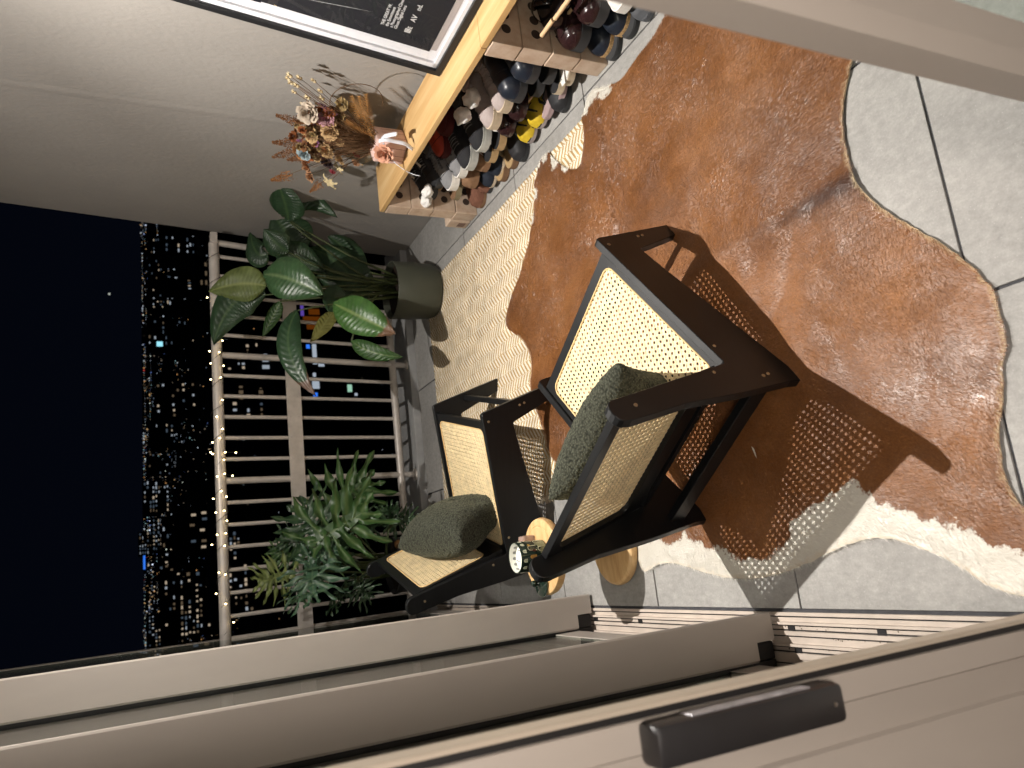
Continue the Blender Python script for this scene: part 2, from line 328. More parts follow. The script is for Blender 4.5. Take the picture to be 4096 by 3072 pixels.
# tile: mottled concrete look
def tile_mat():
    m = bpy.data.materials.new('concrete_tile'); t, b = nodes_of(m); N, L = t.nodes, t.links
    g = N.new('ShaderNodeNewGeometry'); oi = N.new('ShaderNodeObjectInfo')
    off = N.new('ShaderNodeVectorMath'); off.operation = 'MULTIPLY_ADD'
    cx = N.new('ShaderNodeCombineXYZ'); L.new(oi.outputs['Random'], cx.inputs[0]); L.new(oi.outputs['Random'], cx.inputs[1])
    off.inputs[1].default_value = (37, 53, 0)
    L.new(cx.outputs[0], off.inputs[0]); L.new(g.outputs['Position'], off.inputs[2])
    v = off.outputs[0]
    def nz(scale, det, rough=.6, st=(1, 1, 1)):
        n = N.new('ShaderNodeTexNoise'); n.inputs['Scale'].default_value = scale; n.inputs['Detail'].default_value = det; n.inputs['Roughness'].default_value = rough
        mp = N.new('ShaderNodeMapping'); mp.inputs['Scale'].default_value = st
        L.new(v, mp.inputs[0]); L.new(mp.outputs[0], n.inputs['Vector']); return n.outputs['Fac']
    a = nz(3.5, 6, .62); c = nz(55, 5, .72, (1, .6, 1)); d = nz(210, 2, .5)
    def mth(op, x, y):
        q = N.new('ShaderNodeMath'); q.operation = op
        for i, z in enumerate((x, y)):
            if isinstance(z, (int, float)): q.inputs[i].default_value = z
            else: L.new(z, q.inputs[i])
        return q.outputs[0]
    s = mth('ADD', mth('MULTIPLY', a, .42), mth('ADD', mth('MULTIPLY', c, .46), mth('MULTIPLY', d, .14)))
    r = N.new('ShaderNodeValToRGB'); L.new(s, r.inputs[0])
    r.color_ramp.elements[0].position = .36; r.color_ramp.elements[0].color = (.205, .199, .189, 1)
    r.color_ramp.elements[1].position = .66; r.color_ramp.elements[1].color = (.365, .355, .336, 1)
    e = r.color_ramp.elements.new(.52); e.color = (.285, .277, .263, 1)
    vor = N.new('ShaderNodeTexVoronoi'); vor.feature = 'F1'; vor.inputs['Scale'].default_value = 95; L.new(v, vor.inputs['Vector'])
    spk = N.new('ShaderNodeMapRange'); spk.inputs['From Min'].default_value = .0; spk.inputs['From Max'].default_value = .16
    spk.inputs['To Min'].default_value = .0; spk.inputs['To Max'].default_value = 1.
    L.new(vor.outputs['Distance'], spk.inputs[0])
    mx = N.new('ShaderNodeMix'); mx.data_type = 'RGBA'
    mx.inputs['A'].default_value = (.385, .375, .357, 1); L.new(spk.outputs[0], mx.inputs['Factor']); L.new(r.outputs[0], mx.inputs['B'])
    hv = N.new('ShaderNodeHueSaturation'); L.new(mx.outputs['Result'], hv.inputs['Color'])
    L.new(mth('ADD', mth('MULTIPLY', oi.outputs['Random'], .10), .95), hv.inputs['Value'])
    L.new(hv.outputs[0], b.inputs['Base Color'])
    b.inputs['Roughness'].default_value = .62; b.inputs['Specular IOR Level'].default_value = .3
    bp = N.new('ShaderNodeBump'); bp.inputs['Strength'].default_value = .3; bp.inputs['Distance'].default_value = .0015
    L.new(c, bp.inputs['Height']); L.new(bp.outputs[0], b.inputs['Normal'])
    return m
M_tile = tile_mat()

# ================================================================ floor of tiles
floor = MB().box(-.40, 1.95, -.1, 4.19, -.06, -.005).build('floor', M_grout)
tag(floor, kind='structure')
xs = [-.207, -.212 + .6, -.212 + 1.2, -.212 + 1.8, 1.868]
ys = [-.1, .303, .903, 1.503, 2.103, 2.703, 3.303, 3.903, 4.183]
g_ = .0032
tile_cache = {}
for i in range(4):
    for j in range(8):
        x0, x1, y0, y1 = xs[i] + g_, xs[i + 1] - g_, ys[j] + g_, ys[j + 1] - g_
        if i == 0: x0 = -.205
        k = (round(x1 - x0, 3), round(y1 - y0, 3))
        if k not in tile_cache:
            tile_cache[k] = MB().box(0, x1 - x0, 0, y1 - y0, -.012, 0, bev=.0015).build('tile', M_tile, floor)
            o = tile_cache[k]
        else:
            o = link_mesh('tile', tile_cache[k].data, floor)
        o.location = (x0, y0, rnd.uniform(-.0006, .0006))

# kerb under the railing: pale upstand, slab behind it
kerb = MB().box(-.9, 1.95, 4.186, 4.5, -.2, .040, bev=.004).build('balcony_kerb', M_kerb)
tag(kerb, kind='structure')

# side wall, far end leaning in the way the photo shows
def wall_end(z): return 4.30 - .165 * z
wb = MB()
poly = [(-.6, -.2), (wall_end(-.2), -.2), (wall_end(2.75), 2.75), (-.6, 2.75)]
wb.prism(poly, 1.868, 2.02, axis='x')
wall = wb.build('wall', M_wall)
tag(wall, kind='structure')
# the plaster seam that runs up the wall
seam = []
for i in range(60):
    z = .47 + i * (2.27 / 59)
    y = 2.975 - .012 * (z - 1) + .006 * mnoise.noise(Vector((0, 0, z * 3)))
    wv = .013 + .005 * mnoise.noise(Vector((5, 0, z * 4)))
    h = .0032 + .0014 * mnoise.noise(Vector((9, 0, z * 5)))
    seam.append([Vector((1.8675, y - wv * 2, z)), Vector((1.868 - h * .8, y - wv * .8, z)), Vector((1.868 - h, y, z)), Vector((1.868 - h * .7, y + wv, z)), Vector((1.8675, y + wv * 2.2, z))])
MB().sheet(seam).build('plaster_seam', M_wall, wall, smooth=True)

ceil = MB().box(-.42, 2.02, -.6, 4.35, 2.75, 2.95).build('ceiling', M_ceil)
tag(ceil, kind='structure')
# room behind the camera (floor, walls, ceiling) so that its lamp bounces as in a real room
M_room = mat('room_paint', (.20, .18, .16), .9, .2)
M_roomfloor = mat('room_floor', (.10, .07, .045), .5, .4, var=.2, vscale=6, stretch=(1, 6, 1))
rf = MB().box(-3.4, -.40, -3.2, 4.4, -.08, -.012).build('room_floor', M_roomfloor); tag(rf, kind='structure')
rf2 = MB().box(-.40, 2.6, -3.2, -.1, -.08, -.012).build('room_floor', M_roomfloor); tag(rf2, kind='structure')
rw = MB()
rw.box(-3.5, 2.7, -3.3, -3.2, -.08, 2.75); rw.box(-3.5, -3.4, -3.2, 4.4, -.08, 2.75); rw.box(2.6, 2.7, -3.2, -.6, -.08, 2.75)
rw.box(-3.4, -.40, 4.4, 4.5, -.08, 2.75)
tag(rw.build('room_walls', M_room), kind='structure')
tag(MB().box(-3.5, -.42, -3.3, 4.5, 2.75, 2.95).build('room_ceiling', M_ceil), kind='structure')
tag(MB().box(-.42, 2.7, -3.3, -.6, 2.75, 2.95).build('room_ceiling', M_ceil), kind='structure')

# ceiling lamp on the balcony (the fitting the light comes from)
t = thing('ceiling_lamp', 'small round downlight on the balcony ceiling above the rug', 'lamp', (LAMP.x, LAMP.y, 2.75))
MB().lathe([(0, 0), (.06, 0), (.065, -.02), (.065, -.10), (.052, -.10), (.050, -.02)], 24).build('housing', M_paint, t, angle=40)

# ================================================================ door sill
sill = thing('door_sill', 'pale metal sliding door sill with parallel tracks along the tiles', 'door sill', (-.30, 1.9, 0))
sb = MB()
def sl(x0, x1, z0, z1, b=None): (b or sb).box(x0 + .30, x1 + .30, -2.2, 2.6, z0, z1)
sl(-.395, -.214, -.05, -.0040)
sb.build('sill_base', M_sill, sill)
gap = MB(); sl(-.2135, -.2075, -.05, -.012, gap); gap.build('sealant_gap', M_rubber, sill)
for x0, x1, z1 in ((-.2225, -.2140, .004), (-.2435, -.2375, .010), (-.2700, -.2600, .002), (-.2960, -.2900, .010), (-.3260, -.3120, .002), (-.3520, -.3460, .010), (-.3850, -.3720, .004)):
    q = MB(); sl(x0, x1, -.0038, z1 * .7, q); q.build('track', M_sill, sill)
for x0, x1 in ((-.2262, -.2228), (-.2475, -.2440), (-.2590, -.2560), (-.2735, -.2705), (-.3000, -.2965), (-.3110, -.3080), (-.3400, -.3370)):
    q = MB(); sl(x0, x1, -.0038, -.0022, q); q.build('brush_seal', M_rubber, sill)
slot = MB().box(-.012, .012, -.011, .011, 0, .0012)
slot_o = slot.build('drain_slot', M_rubber, sill, loc=(.0505, -.35, -.0037))
for x, y in ((.0505, -.62), (.0505, .32), (.0505, .60), (-.004, -.36)):
    link_mesh('drain_slot', slot_o.data, sill, (x, y, -.0037), (0, 0, math.pi / 2))
slot_o.rotation_euler = (0, 0, math.pi / 2)
# flakes of dirt and peeled paint in the tracks
M_dirt = mat('dirt_flakes', (.10, .07, .05), .9, .2)
db = MB(); rr = random.Random(3)
for k in range(90):
    x = rr.choice([-.247, -.251, -.301, -.300, -.274]) + rr.uniform(-.003, .003); y = 1.45 + abs(rr.gauss(0, .14)) * rr.choice([-1, -1, 1]); s_ = rr.uniform(.0008, .003)
    an = rr.uniform(0, 3.1)
    c, d = math.cos(an) * s_, math.sin(an) * s_ * .6
    z = -.0033
    db.add([(x + .30 + c, y - 1.9 + d, z), (x + .30 - d, y - 1.9 + c, z + .0006), (x + .30 - c, y - 1.9 - d, z), (x + .30 + d, y - 1.9 - c, z + .0004)], [(0, 1, 2, 3)])
o = db.build('dirt', M_dirt, sill); o['kind'] = 'stuff'

# ================================================================ sliding door panels seen end on
M_glass = glass('door_glass', (.86, .90, .88))
def door_panel(label, y0, xr, xl, y_far, handle=False):
    """xr, xl: right and left edge of the end stile; y0: its face towards the camera"""
    t = thing('sliding_door', label, 'door', ((xr + xl) / 2, y0, .012), group='sliding door panels')
    X = lambda v: v - t.location.x
    H = 2.60
    w = xr - xl
    body0, body1 = X(xl + .002), X(xl + .045)
    # end stile: flange with a small lip, moulded
    st = MB()
    st.prism([(X(xr), .004), (X(xr) - .004, 0), (X(xl + .048), 0), (X(xl + .048), .016), (X(xr) - .003, .016), (X(xr), .012)], .0, H, axis='z')
    st.prism([(X(xl + .048), .0), (X(xl + .006), .0), (X(xl), .005), (X(xl), .042), (X(xl + .048), .042)], .058, H, axis='z')
    st.build('stile', M_paint, t)
    # interlock strip on the flange edge
    lip = MB().box(X(xr) - .010, X(xr) - .0035, .0165, .032, .0, H, bev=.001)
    lip.build('interlock_strip', M_paint, t)
    gk = MB().box(X(xl) - .0172, X(xl) - .0006, .008, .030, .0, H)
    gk.build('gasket', M_rubber, t)
    cap = MB().box(X(xl + .001), X(xl + .046), .006, .080, .0, .0565, bev=.005)
    cap.build('end_cap', M_rubber, t)
    bot = MB().box(body0, body1, .0425, y_far - y0, .056 , .150)
    bot.build('bottom_rail', M_paint, t)
    bed = MB().box(body0 + .014, body1 - .010, .0805, y_far - y0, .150, .158); bed.build('glazing_bead', M_rubber, t)
    top = MB().box(body0, body1, .0425, y_far - y0, H - .09, H); top.build('top_rail', M_paint, t)
    rs = MB().box(body0, body1, y_far - y0 - .09, y_far - y0 - .0005, .1505, H - .0905); rs.build('rear_stile', M_paint, t)
    MB().box(body1 - .0065, body1 - .0012, .0430, y_far - y0 - .0905, .1585, H - .091).build('glass_pane', M_glass, t)
    return t
door_panel('far taupe sliding door panel, outermost on the sill, beside the cane chairs', 2.500, -.163, -.277, 4.15)
door_panel('middle taupe sliding door panel standing halfway along the sill', 1.600, -.2115, -.328, 3.3)
# nearest panel carries the handle
t3 = thing('sliding_door', 'nearest taupe sliding door panel with the black pull handle', 'door', (-.16, .70, .012), group='sliding door panels')
H = 2.60
def X3(r): return r * .70 + .16          # r = x / y seen from the camera
st = MB()
st.prism([(X3(-.2265), .004), (X3(-.2285), .0), (X3(-.234), .0), (X3(-.234), .03), (X3(-.2265), .03)], 0, H, axis='z'); st.build('edge_trim', mat('edge_trim_paint', (.42, .36, .29), .4, .4), t3)
MB().box(X3(-.2445), X3(-.2343), .0015, .028, 0, H).build('gasket', M_rubber, t3)
st = MB()
st.prism([(X3(-.2448), .004), (X3(-.247), 0), (X3(-.290), 0), (X3(-.294), .004), (X3(-.352), .010), (X3(-.357), .004), (X3(-.62), .0), (X3(-.62), .06), (X3(-.2448), .06)], 0, H, axis='z')
st.build('stile', M_paint, t3)
for n_, a in (('bottom_rail', (-.376, -.334, .062, 1.85, .056, .150)), ('top_rail', (-.376, -.334, .062, 1.85, 2.50, 2.6)), ('rear_stile', (-.376, -.334, 1.76, 1.8495, .1505, 2.4995))):
    MB().box(a[0] + .16, a[1] + .16, *a[2:]).build(n_, M_paint, t3)
MB().box(-.3395 + .16, -.3345 + .16, .0625, 1.7595, .1505, 2.4995).build('glass_pane', M_glass, t3)
M_handle = mat('black_handle', (.018, .017, .018), .38, .5, var=.1, vscale=30)
hx0, hx1 = X3(-.305), X3(-.246)
hz0, hz1 = .775, 1.022
hb = MB().box(hx0, hx1, -.036, -.0005, hz0 - .012, hz1 - .012, bev=.007)
hnd = hb.build('handle', M_handle, t3, angle=40)
MB().box(hx1 - .0005, hx1 + .0012, -.030, -.010, hz0 + .03, hz1 - .06, bev=.0004).build('worn_strip', mat('worn_metal', (.48, .47, .50), .35, .5, metal=.6, var=.3, vscale=60), hnd)
sc0 = MB().lathe([(0, -.0012), (.0022, -.001), (.0026, 0)], 10).build('screw', mat('steel', (.5, .48, .46), .3, .5, metal=1), hnd)
sc0.rotation_euler = (-math.pi / 2, 0, 0); sc0.location = ((hx0 + hx1) / 2, -.0365, hz0 + .005)

# right-hand door stile close to the camera
tr = thing('door_frame', 'blurred taupe door frame stile standing close at the lower right', 'door frame', (.47, .42, .0))
q = MB()
Xr = lambda r: r * .42 - .47
q.prism([(Xr(1.049), .0), (Xr(1.049), .035), (Xr(1.245), .05), (Xr(1.245), .012), (Xr(1.235), .004), (Xr(1.132), .006), (Xr(1.117), -.004)], 0, 2.74, axis='z')
q.build('stile', M_paint, tr)
MB().box(Xr(1.245), Xr(1.258), .016, .028, .0, 2.74).build('gasket', M_rubber, tr)
MB().box(Xr(1.2585), 1.35, .020, .026, .03, 2.7).build('glass_pane', M_glass, tr)
# ================================================================ railing
def rail_y(z): return 4.222 - .185 * (z - .12)
rail = thing('balcony_railing', 'grey metal balcony railing with round bars and a flat middle rail', 'railing', (.8, 4.25, .04))
O_ = Vector((.8, 4.25, .04))
RP = lambda x, z, dy=0.: Vector((x, rail_y(z) + dy, z)) - O_
ZT, ZB, ZM0, ZM1 = 1.105, .133, .690, .766
MB().tube([RP(-.9, ZT), RP(0, ZT), RP(.8, ZT), RP(1.765, ZT)], .026, 16).build('top_rail', M_rail, rail, angle=50)
MB().tube([RP(-.9, ZB), RP(.5, ZB), RP(1.765, ZB)], .021, 14).build('bottom_rail', M_rail, rail, angle=50)
flat = MB()
n_ = Vector((0, 1, .185)).normalized()
def plate(x0, x1, z0, z1, d0, d1):
    vs = []
    for x in (x0, x1):
        for z in (z0, z1):
            for d in (d0, d1):
                vs.append(RP(x, z) + n_ * d)
    return vs
flat.add(plate(-.9, 1.76, ZM0, ZM1, -.021, -.014), [(0, 1, 3, 2), (4, 6, 7, 5), (0, 4, 5, 1), (2, 3, 7, 6), (0, 2, 6, 4), (1, 5, 7, 3)])
mid = flat.build('middle_rail', M_rail, rail)
kx = .97
thin = MB().tube([RP(0, ZB + .018), RP(0, ZT - .022)], .0102, 10).build('baluster', M_rail, rail, angle=50)
thin.location = (.0, 0, 0)
screw = MB().lathe([(0, -.003), (.004, -.0025), (.0055, 0)], 10).build('screw', M_rail, mid)
bx0 = .53 * kx
first = True
cnt = 0
for k in range(-12, 12):
    x = bx0 + k * .1107 * kx
    if x > 1.74: break
    thick = (k in (-7, 0, 6))
    if thick:
        p = MB().tube([RP(x, ZB - .095), RP(x, ZB), RP(x, ZT - .022)], .0165, 14).build('post', M_rail, rail, angle=50)
        MB().lathe([(0, .010), (.030, .010), (.034, .004), (.034, 0.0)], 20).build('foot_plate', M_rail, p, loc=(x - .8, rail_y(ZB - .09) - 4.25, .0005))
        continue
    if first:
        thin.location = (x, 0, 0); first = False
    else:
        link_mesh('baluster', thin.data, rail, (x, 0, 0))
for k in range(-12, 12):
    x = bx0 + k * .1107 * kx
    if x > 1.74: break
    for dz in (.016, ZM1 - ZM0 - .016):
        p = RP(x + .002, ZM0 + dz) - n_ * .021
        if cnt == 0: screw.location = p; screw.rotation_euler = (-math.pi / 2 - .18, 0, 0)
        else: link_mesh('screw', screw.data, mid, p, (-math.pi / 2 - .18, 0, 0))
        cnt += 1
MB().tube([RP(1.772, ZT), RP(1.755, ZB)], .0165, 12).build('end_post', M_rail, rail, angle=50)
MB().box(-.03, .03, -.03, .03, -.018, .018, bev=.004).build('end_bracket', M_rail, rail, loc=RP(1.79, ZT))

# ---------------------------------------------------------------- fairy lights wound round the top rail
M_wire = mat('black_wire', (.012, .012, .012), .5, .4)
M_bulb = emis('warm_bulb', (1.0, .74, .34), 18.)
sl_ = thing('fairy_lights', 'string of tiny warm fairy lights wound round the balcony top rail', 'string lights', (.6, 4.04, ZT))
pts = []
for i in range(420):
    x = 1.76 - i * (2.2 / 419)
    a = x * 2 * math.pi / .135
    rr_ = .031 + .006 * math.sin(x * 9)
    pts.append(Vector((x - .6, rail_y(ZT) + rr_ * math.cos(a) - 4.04, rr_ * math.sin(a) * .95 + .004 * math.sin(x * 31))))
MB().tube(pts, .0013, 5).build('wire', M_wire, sl_)
b0 = None
for i, (x, y, z) in enumerate(BULBS):
    # every bulb hangs on a short lead off the rail
    zz = z; yy = rail_y(ZT) - .042
    if b0 is None:
        mb = MB(); mb.cur = 0; mb.sphere((0, 0, 0), .0033, 8, 6, (1, 1, 1.3))
        b0 = mb.build('bulb', M_bulb, sl_, smooth=True)
        o = b0
    else:
        o = link_mesh('bulb', b0.data, sl_)
    o.location = (x * .995 - .6, yy - 4.04, zz - ZT)
    s_ = max(-1, min(1, (zz - ZT) / .03))
    MB().tube([Vector((x * .995 - .6, yy - 4.04, zz - ZT)), Vector((x * .995 - .6 + .006, yy + .015 - 4.04, (zz - ZT) * .7)), Vector((x * .995 - .6 + .012, rail_y(ZT) - .028 * (1 - .4 * abs(s_)) - 4.04, .024 * s_))], .0011, 4).build('lead', M_wire, sl_)

# ================================================================ the city below
GZ = -42.
M_dark = mat('night_ground', (.012, .012, .013), .9, .1)
g = MB().add([(-9000, 30, GZ), (9000, 30, GZ), (9000, 16000, GZ), (-9000, 16000, GZ)], [(0, 1, 2, 3)]).build('city_ground', M_dark)
tag(g, kind='structure')
M_bldg = mat('building_wall', (.05, .05, .055), .9, .1)
E_WIN = {'warm': emis('window_warm', (1.0, .80, .58), .40), 'cool': emis('window_cool', (.78, .88, 1.0), .36),
         'warm2': emis('window_warm_dim', (1.0, .72, .45), .10), 'cool2': emis('window_cool_dim', (.55, .75, 1.0), .09)}
DESC = ['broad dark block with many lit windows at the far left', 'dark tower with lit windows standing left of centre', 'distant slim tower with small lit windows', 'low near building with two rows of bright windows', 'near block with scattered lit windows beside the big plant',
        'near tower with window columns behind the middle rail', 'second near tower, a little left of the first, behind the middle rail', 'far right tower with only a few lit windows', 'right hand tower with cool lit windows above the railing', 'mid distance block with faint cool windows above the railing',
        'farthest tower on the skyline at left', 'tall right of centre tower with sparse lights', 'small block with three warm windows near the wall', 'mid distance block in the centre of the skyline', 'leftmost block of the skyline with dense cool windows', 'small low building low between the railing bars']
for i, (x0, x1, y, zt, zb, nw, nh, fr, colr) in enumerate(CITY):
    rb = random.Random(100 + i)
    zb2 = max(zb, GZ + 1)
    zt = max(zt, zb2 + 6)
    w = x1 - x0; dep = min(60, max(10, w))
    b = thing('city_building', DESC[i], 'building', ((x0 + x1) / 2, y + .15, GZ), group='buildings of the night city')
    MB().box(-w / 2 - 1, w / 2 + 1, 0, dep, 0, zt + 1.5 - GZ).build('body', M_bldg, b)
    cw, ch = w / nw, (zt - zb2) / nh
    cache = {}
    for c in range(nh):
        for a in range(nw):
            if a == 0: run = rb.random()
            if rb.random() < .35: run = rb.random()
            if run > fr + .25 * mnoise.noise(Vector((a * .5, c * .4, i * 3.1))) or (a * 7 + c * 3 + i) % 11 == 0: continue
            kind = colr if rb.random() > .25 else ('warm' if colr == 'cool' else 'cool')
            if rb.random() < .5: kind += '2'
            fx, fz = .18 + .24 * rb.random(), .18 + .24 * rb.random()
            key = (kind, round(fx, 1))
            if key not in cache:
                cache[key] = MB().box(-cw * fx / 1.25, cw * fx / 1.25, -.10, .05, -ch * fz / 1.3, ch * fz / 1.3).build('window', E_WIN[kind], b)
                o = cache[key]
            else:
                o = link_mesh('window', cache[key].data, b)
            o.location = (-w / 2 + (a + .5) * cw + rb.uniform(-.15, .15) * cw, -.06, zb2 - GZ + (c + .5) * ch)
# more of the city: dim blocks between the towers, each with a few lit windows
rq = random.Random(77)
for i in range(22):
    y = rq.choice([330, 420, 520, 640, 800, 1000, 1300]) * rq.uniform(.9, 1.1)
    u = rq.uniform(-.13, .10) if i % 2 else rq.uniform(.05, .58)
    w = rq.uniform(14, 34) * y / 600; hgt_ = max(9, rq.uniform(10, 34))
    b = thing('city_building', 'dim block of the far night city with a few lit windows', 'building', (u * y, y, GZ), group='dim blocks of the far city')
    MB().box(-w / 2, w / 2, 0, w * .6, 0, hgt_).build('body', M_bldg, b)
    cache = {}
    nw, nh = rq.randint(5, 10), rq.randint(4, 9)
    for c in range(nh):
        lit = rq.random() * .45
        for a in range(nw):
            if rq.random() > lit: continue
            kind = rq.choice(['warm', 'cool', 'cool2', 'warm2', 'cool2', 'warm2'])
            if kind not in cache:
                cache[kind] = MB().box(-w / nw * .22, w / nw * .22, -.1, .05, -hgt_ / nh * .2, hgt_ / nh * .2).build('window', E_WIN[kind], b); o = cache[kind]
            else: o = link_mesh('window', cache[kind].data, b)
            o.location = (-w / 2 + (a + rq.uniform(.35, .65)) * w / nw, -.06, (c + rq.uniform(.4, .7)) * hgt_ / nh)
# lit shop fronts, signs and a floodlit tree
SG = dict((n, (p, d)) for n, p, d in SIGNS)
def sign(name, label, cat, key, pieces):
    p, d = SG[key]
    t = thing(name, label, cat, (p[0], p[1], GZ))
    MB().box(-.12, .12, .05, .3, 0, p[2] - GZ).build('support', M_bldg, t)
    for pn, x0, x1, z0, z1, m in pieces:
        MB().box(x0, x1, -.1, .04, p[2] - GZ + z0, p[2] - GZ + z1).build(pn, m, t)
E_BLUE = emis('sign_blue', (.04, .22, 1.0), .9); E_TEAL = emis('sign_teal', (.35, .85, 1.0), 1.0); E_ORANGE = emis('shop_orange', (1.0, .25, .02), .085)
E_PURP = emis('shop_purple', (.30, .16, 1.0), .3); E_WHITE = emis('shop_white', (.75, .86, 1.0), .45); E_GREEN = emis('lamp_green', (.55, 1.0, .75), .55); E_RED = emis('lamp_red', (1.0, .05, .06), 1.)
sign('roof_sign', 'tall blue neon strip on the skyline at left', 'sign', 'blue_sign', [('panel', -7, 7, -.8, 1.1, E_BLUE)])
sign('roof_sign', 'bright cyan lit sign in the middle of the skyline', 'sign', 'teal', [('panel', -2.2, 2.2, -2.4, 2.4, E_TEAL)])
sign('shop_front', 'orange lit shop front with purple sign seen between the railing bars', 'shop front', 'orange', [('awning', -2.4, -.9, -2.0, .9, E_ORANGE), ('awning', -.7, .1, -2.3, 1.5, E_ORANGE), ('awning', .5, 1.6, -1.6, .4, E_ORANGE), ('sign_panel', .2, 2.6, 1.3, 1.9, E_PURP), ('window', -1.4, -.3, -2.9, -2.3, E_WHITE)])
sign('shop_front', 'cool white lit shop front between the railing bars by the hanging leaf', 'shop front', 'white1', [('window', -1.8, 1.8, -.7, .0, E_WHITE), ('window', -2.2, -1.5, -1.9, -.9, E_WHITE), ('window', 1.0, 1.7, .4, 1.0, E_BLUE)])
sign('shop_front', 'small white lit kiosk to the left of the white shop front', 'shop front', 'white2', [('window', -1.2, .6, -.9, .3, E_WHITE), ('window', -2.6, -1.9, -.5, .2, E_BLUE), ('window', .9, 1.6, -.4, .1, E_WHITE)])
sign('street_light', 'greenish white street light low between the railing bars', 'street light', 'green', [('lamp', -.6, .5, -.35, .3, E_GREEN), ('lamp', -1.2, -.8, -1.1, -.7, E_WHITE)])
sign('radio_mast', 'tall distant mast with a single pale light high in the sky', 'mast', 'star', [('lamp', -3.2, 3.2, -3, 3, emis('mast_lamp', (.8, .85, .75), .5))])
# the countless far lights
rc = random.Random(11)
cols = [((1.0, .62, .28), .55), ((1.0, .80, .55), .5), ((.75, .88, 1.0), .6), ((.55, .95, 1.0), .5), ((1.0, .50, .18), .7), ((.25, .40, 1.0), .5), ((.9, 1.0, .85), .9), ((1.0, .1, .08), .6), ((.7, .8, 1.0), 1.6), ((.6, .75, 1.0), .18), ((1.0, .8, .6), .16)]
wts = [10, 10, 16, 5, 5, 3, 4, 1, 3, 22, 16]
lb = MB()
def light(x, y, z, ci, k=1.):
    r = math.hypot(x, y) * .00060 * k
    lb.cur = ci
    lb.add([(x - r, y, z), (x + r, y, z), (x, y - r, z), (x, y + r, z), (x, y, z - r), (x, y, z + r)],
           [(0, 2, 5), (2, 1, 5), (1, 3, 5), (3, 0, 5), (2, 0, 4), (1, 2, 4), (3, 1, 4), (0, 3, 4)])
for cl in range(210):
    y = 380 * math.exp(rc.random() * 3.3)
    u = rc.gauss(-.02, .10) if rc.random() < .52 else rc.uniform(-.13, .62)
    hh = rc.random() ** 2 * 34
    nn = int(rc.uniform(4, 19))
    line = rc.random() < .35
    for k in range(nn):
        yy = y * (1 + rc.gauss(0, .02)); xx = (u + rc.gauss(0, .009)) * yy
        z = GZ + rc.uniform(3, 5 + hh)
        if line: xx = u * y + (k - nn / 2) * y * .0042; yy = y + k * y * .004; z = GZ + 5 + hh * .4
        light(xx, yy, z, rc.choices(range(11), wts)[0], .45 + rc.random() ** 3 * 1.25)
for k in range(420):
    yy = 300 * math.exp(rc.random() * 3.7); u = rc.uniform(-.14, .66)
    light(u * yy, yy, GZ + rc.uniform(3, 12), rc.choices(range(11), wts)[0], .4 + rc.random() ** 3 * 1.2)
for k in range(60):
    yy = rc.uniform(95, 300); u = rc.uniform(-.14, .46)
    light(u * yy, yy, GZ + rc.uniform(3, 6), rc.choices(range(11), wts)[0], rc.uniform(.5, 1.2))
o = lb.build('city_lights', [emis('far_light_%s' % n, c, s_) for n, (c, s_) in zip(['amber', 'warm', 'cool', 'cyan', 'orange', 'blue', 'white', 'red', 'bright', 'faint', 'faint_warm'], cols)], fix=False)
tag(o, 'countless tiny lights of the night city out to the horizon', kind='stuff')
# ================================================================ woven rug
RX0, RX1, RY0, RY1 = .215, 1.508, 2.03, 3.875
def rug_mat():
    m = bpy.data.materials.new('woven_jute'); t, b = nodes_of(m); N, L = t.nodes, t.links
    at = N.new('ShaderNodeAttribute'); at.attribute_name = 'weave'
    r = N.new('ShaderNodeValToRGB'); L.new(at.outputs['Fac'], r.inputs[0])
    r.color_ramp.elements[0].position = .40; r.color_ramp.elements[0].color = (.40, .27, .12, 1)
    r.color_ramp.elements[1].position = .58; r.color_ramp.elements[1].color = (.69, .635, .525, 1)
    g = N.new('ShaderNodeTexCoord'); n = N.new('ShaderNodeTexNoise'); n.inputs['Scale'].default_value = 14; n.inputs['Detail'].default_value = 5
    L.new(g.outputs['Object'], n.inputs['Vector'])
    hv = N.new('ShaderNodeHueSaturation'); L.new(r.outputs[0], hv.inputs['Color'])
    mr = N.new('ShaderNodeMapRange'); mr.inputs['From Min'].default_value = .3; mr.inputs['From Max'].default_value = .7; mr.inputs['To Min'].default_value = .78; mr.inputs['To Max'].default_value = 1.12
    L.new(n.outputs['Fac'], mr.inputs[0]); L.new(mr.outputs[0], hv.inputs['Value']); L.new(hv.outputs[0], b.inputs['Base Color'])
    b.inputs['Roughness'].default_value = .95; b.inputs['Specular IOR Level'].default_value = .1
    n2 = N.new('ShaderNodeTexNoise'); n2.inputs['Scale'].default_value = 420; L.new(g.outputs['Object'], n2.inputs['Vector'])
    bp = N.new('ShaderNodeBump'); bp.inputs['Strength'].default_value = .5; bp.inputs['Distance'].default_value = .002
    L.new(n2.outputs['Fac'], bp.inputs['Height']); L.new(bp.outputs[0], b.inputs['Normal'])
    return m
M_rug = rug_mat()
t_rug = thing('woven_rug', 'cream and gold herringbone woven rug under the cane chairs', 'rug', ((RX0 + RX1) / 2, (RY0 + RY1) / 2, .001))
cxr, cyr = t_rug.location.x, t_rug.location.y
nx, ny = 300, 430
gx = np.linspace(RX0, RX1, nx); gy = np.linspace(RY0, RY1, ny)
GX, GY = np.meshgrid(gx, gy)
COLW = .047
ph = (GX - RX0) / COLW
cell = np.floor(ph); fr = ph - cell
tri = np.where(cell % 2 == 0, fr, 1 - fr)
rng = np.random.default_rng(4)
jit = rng.normal(0, .0016, size=60)[np.clip(cell.astype(int), 0, 59)]
wob = .002 * np.sin(GX * 31 + 2 * np.sin(GY * 3)) + .003 * np.sin(GY * 17 + GX * 9)
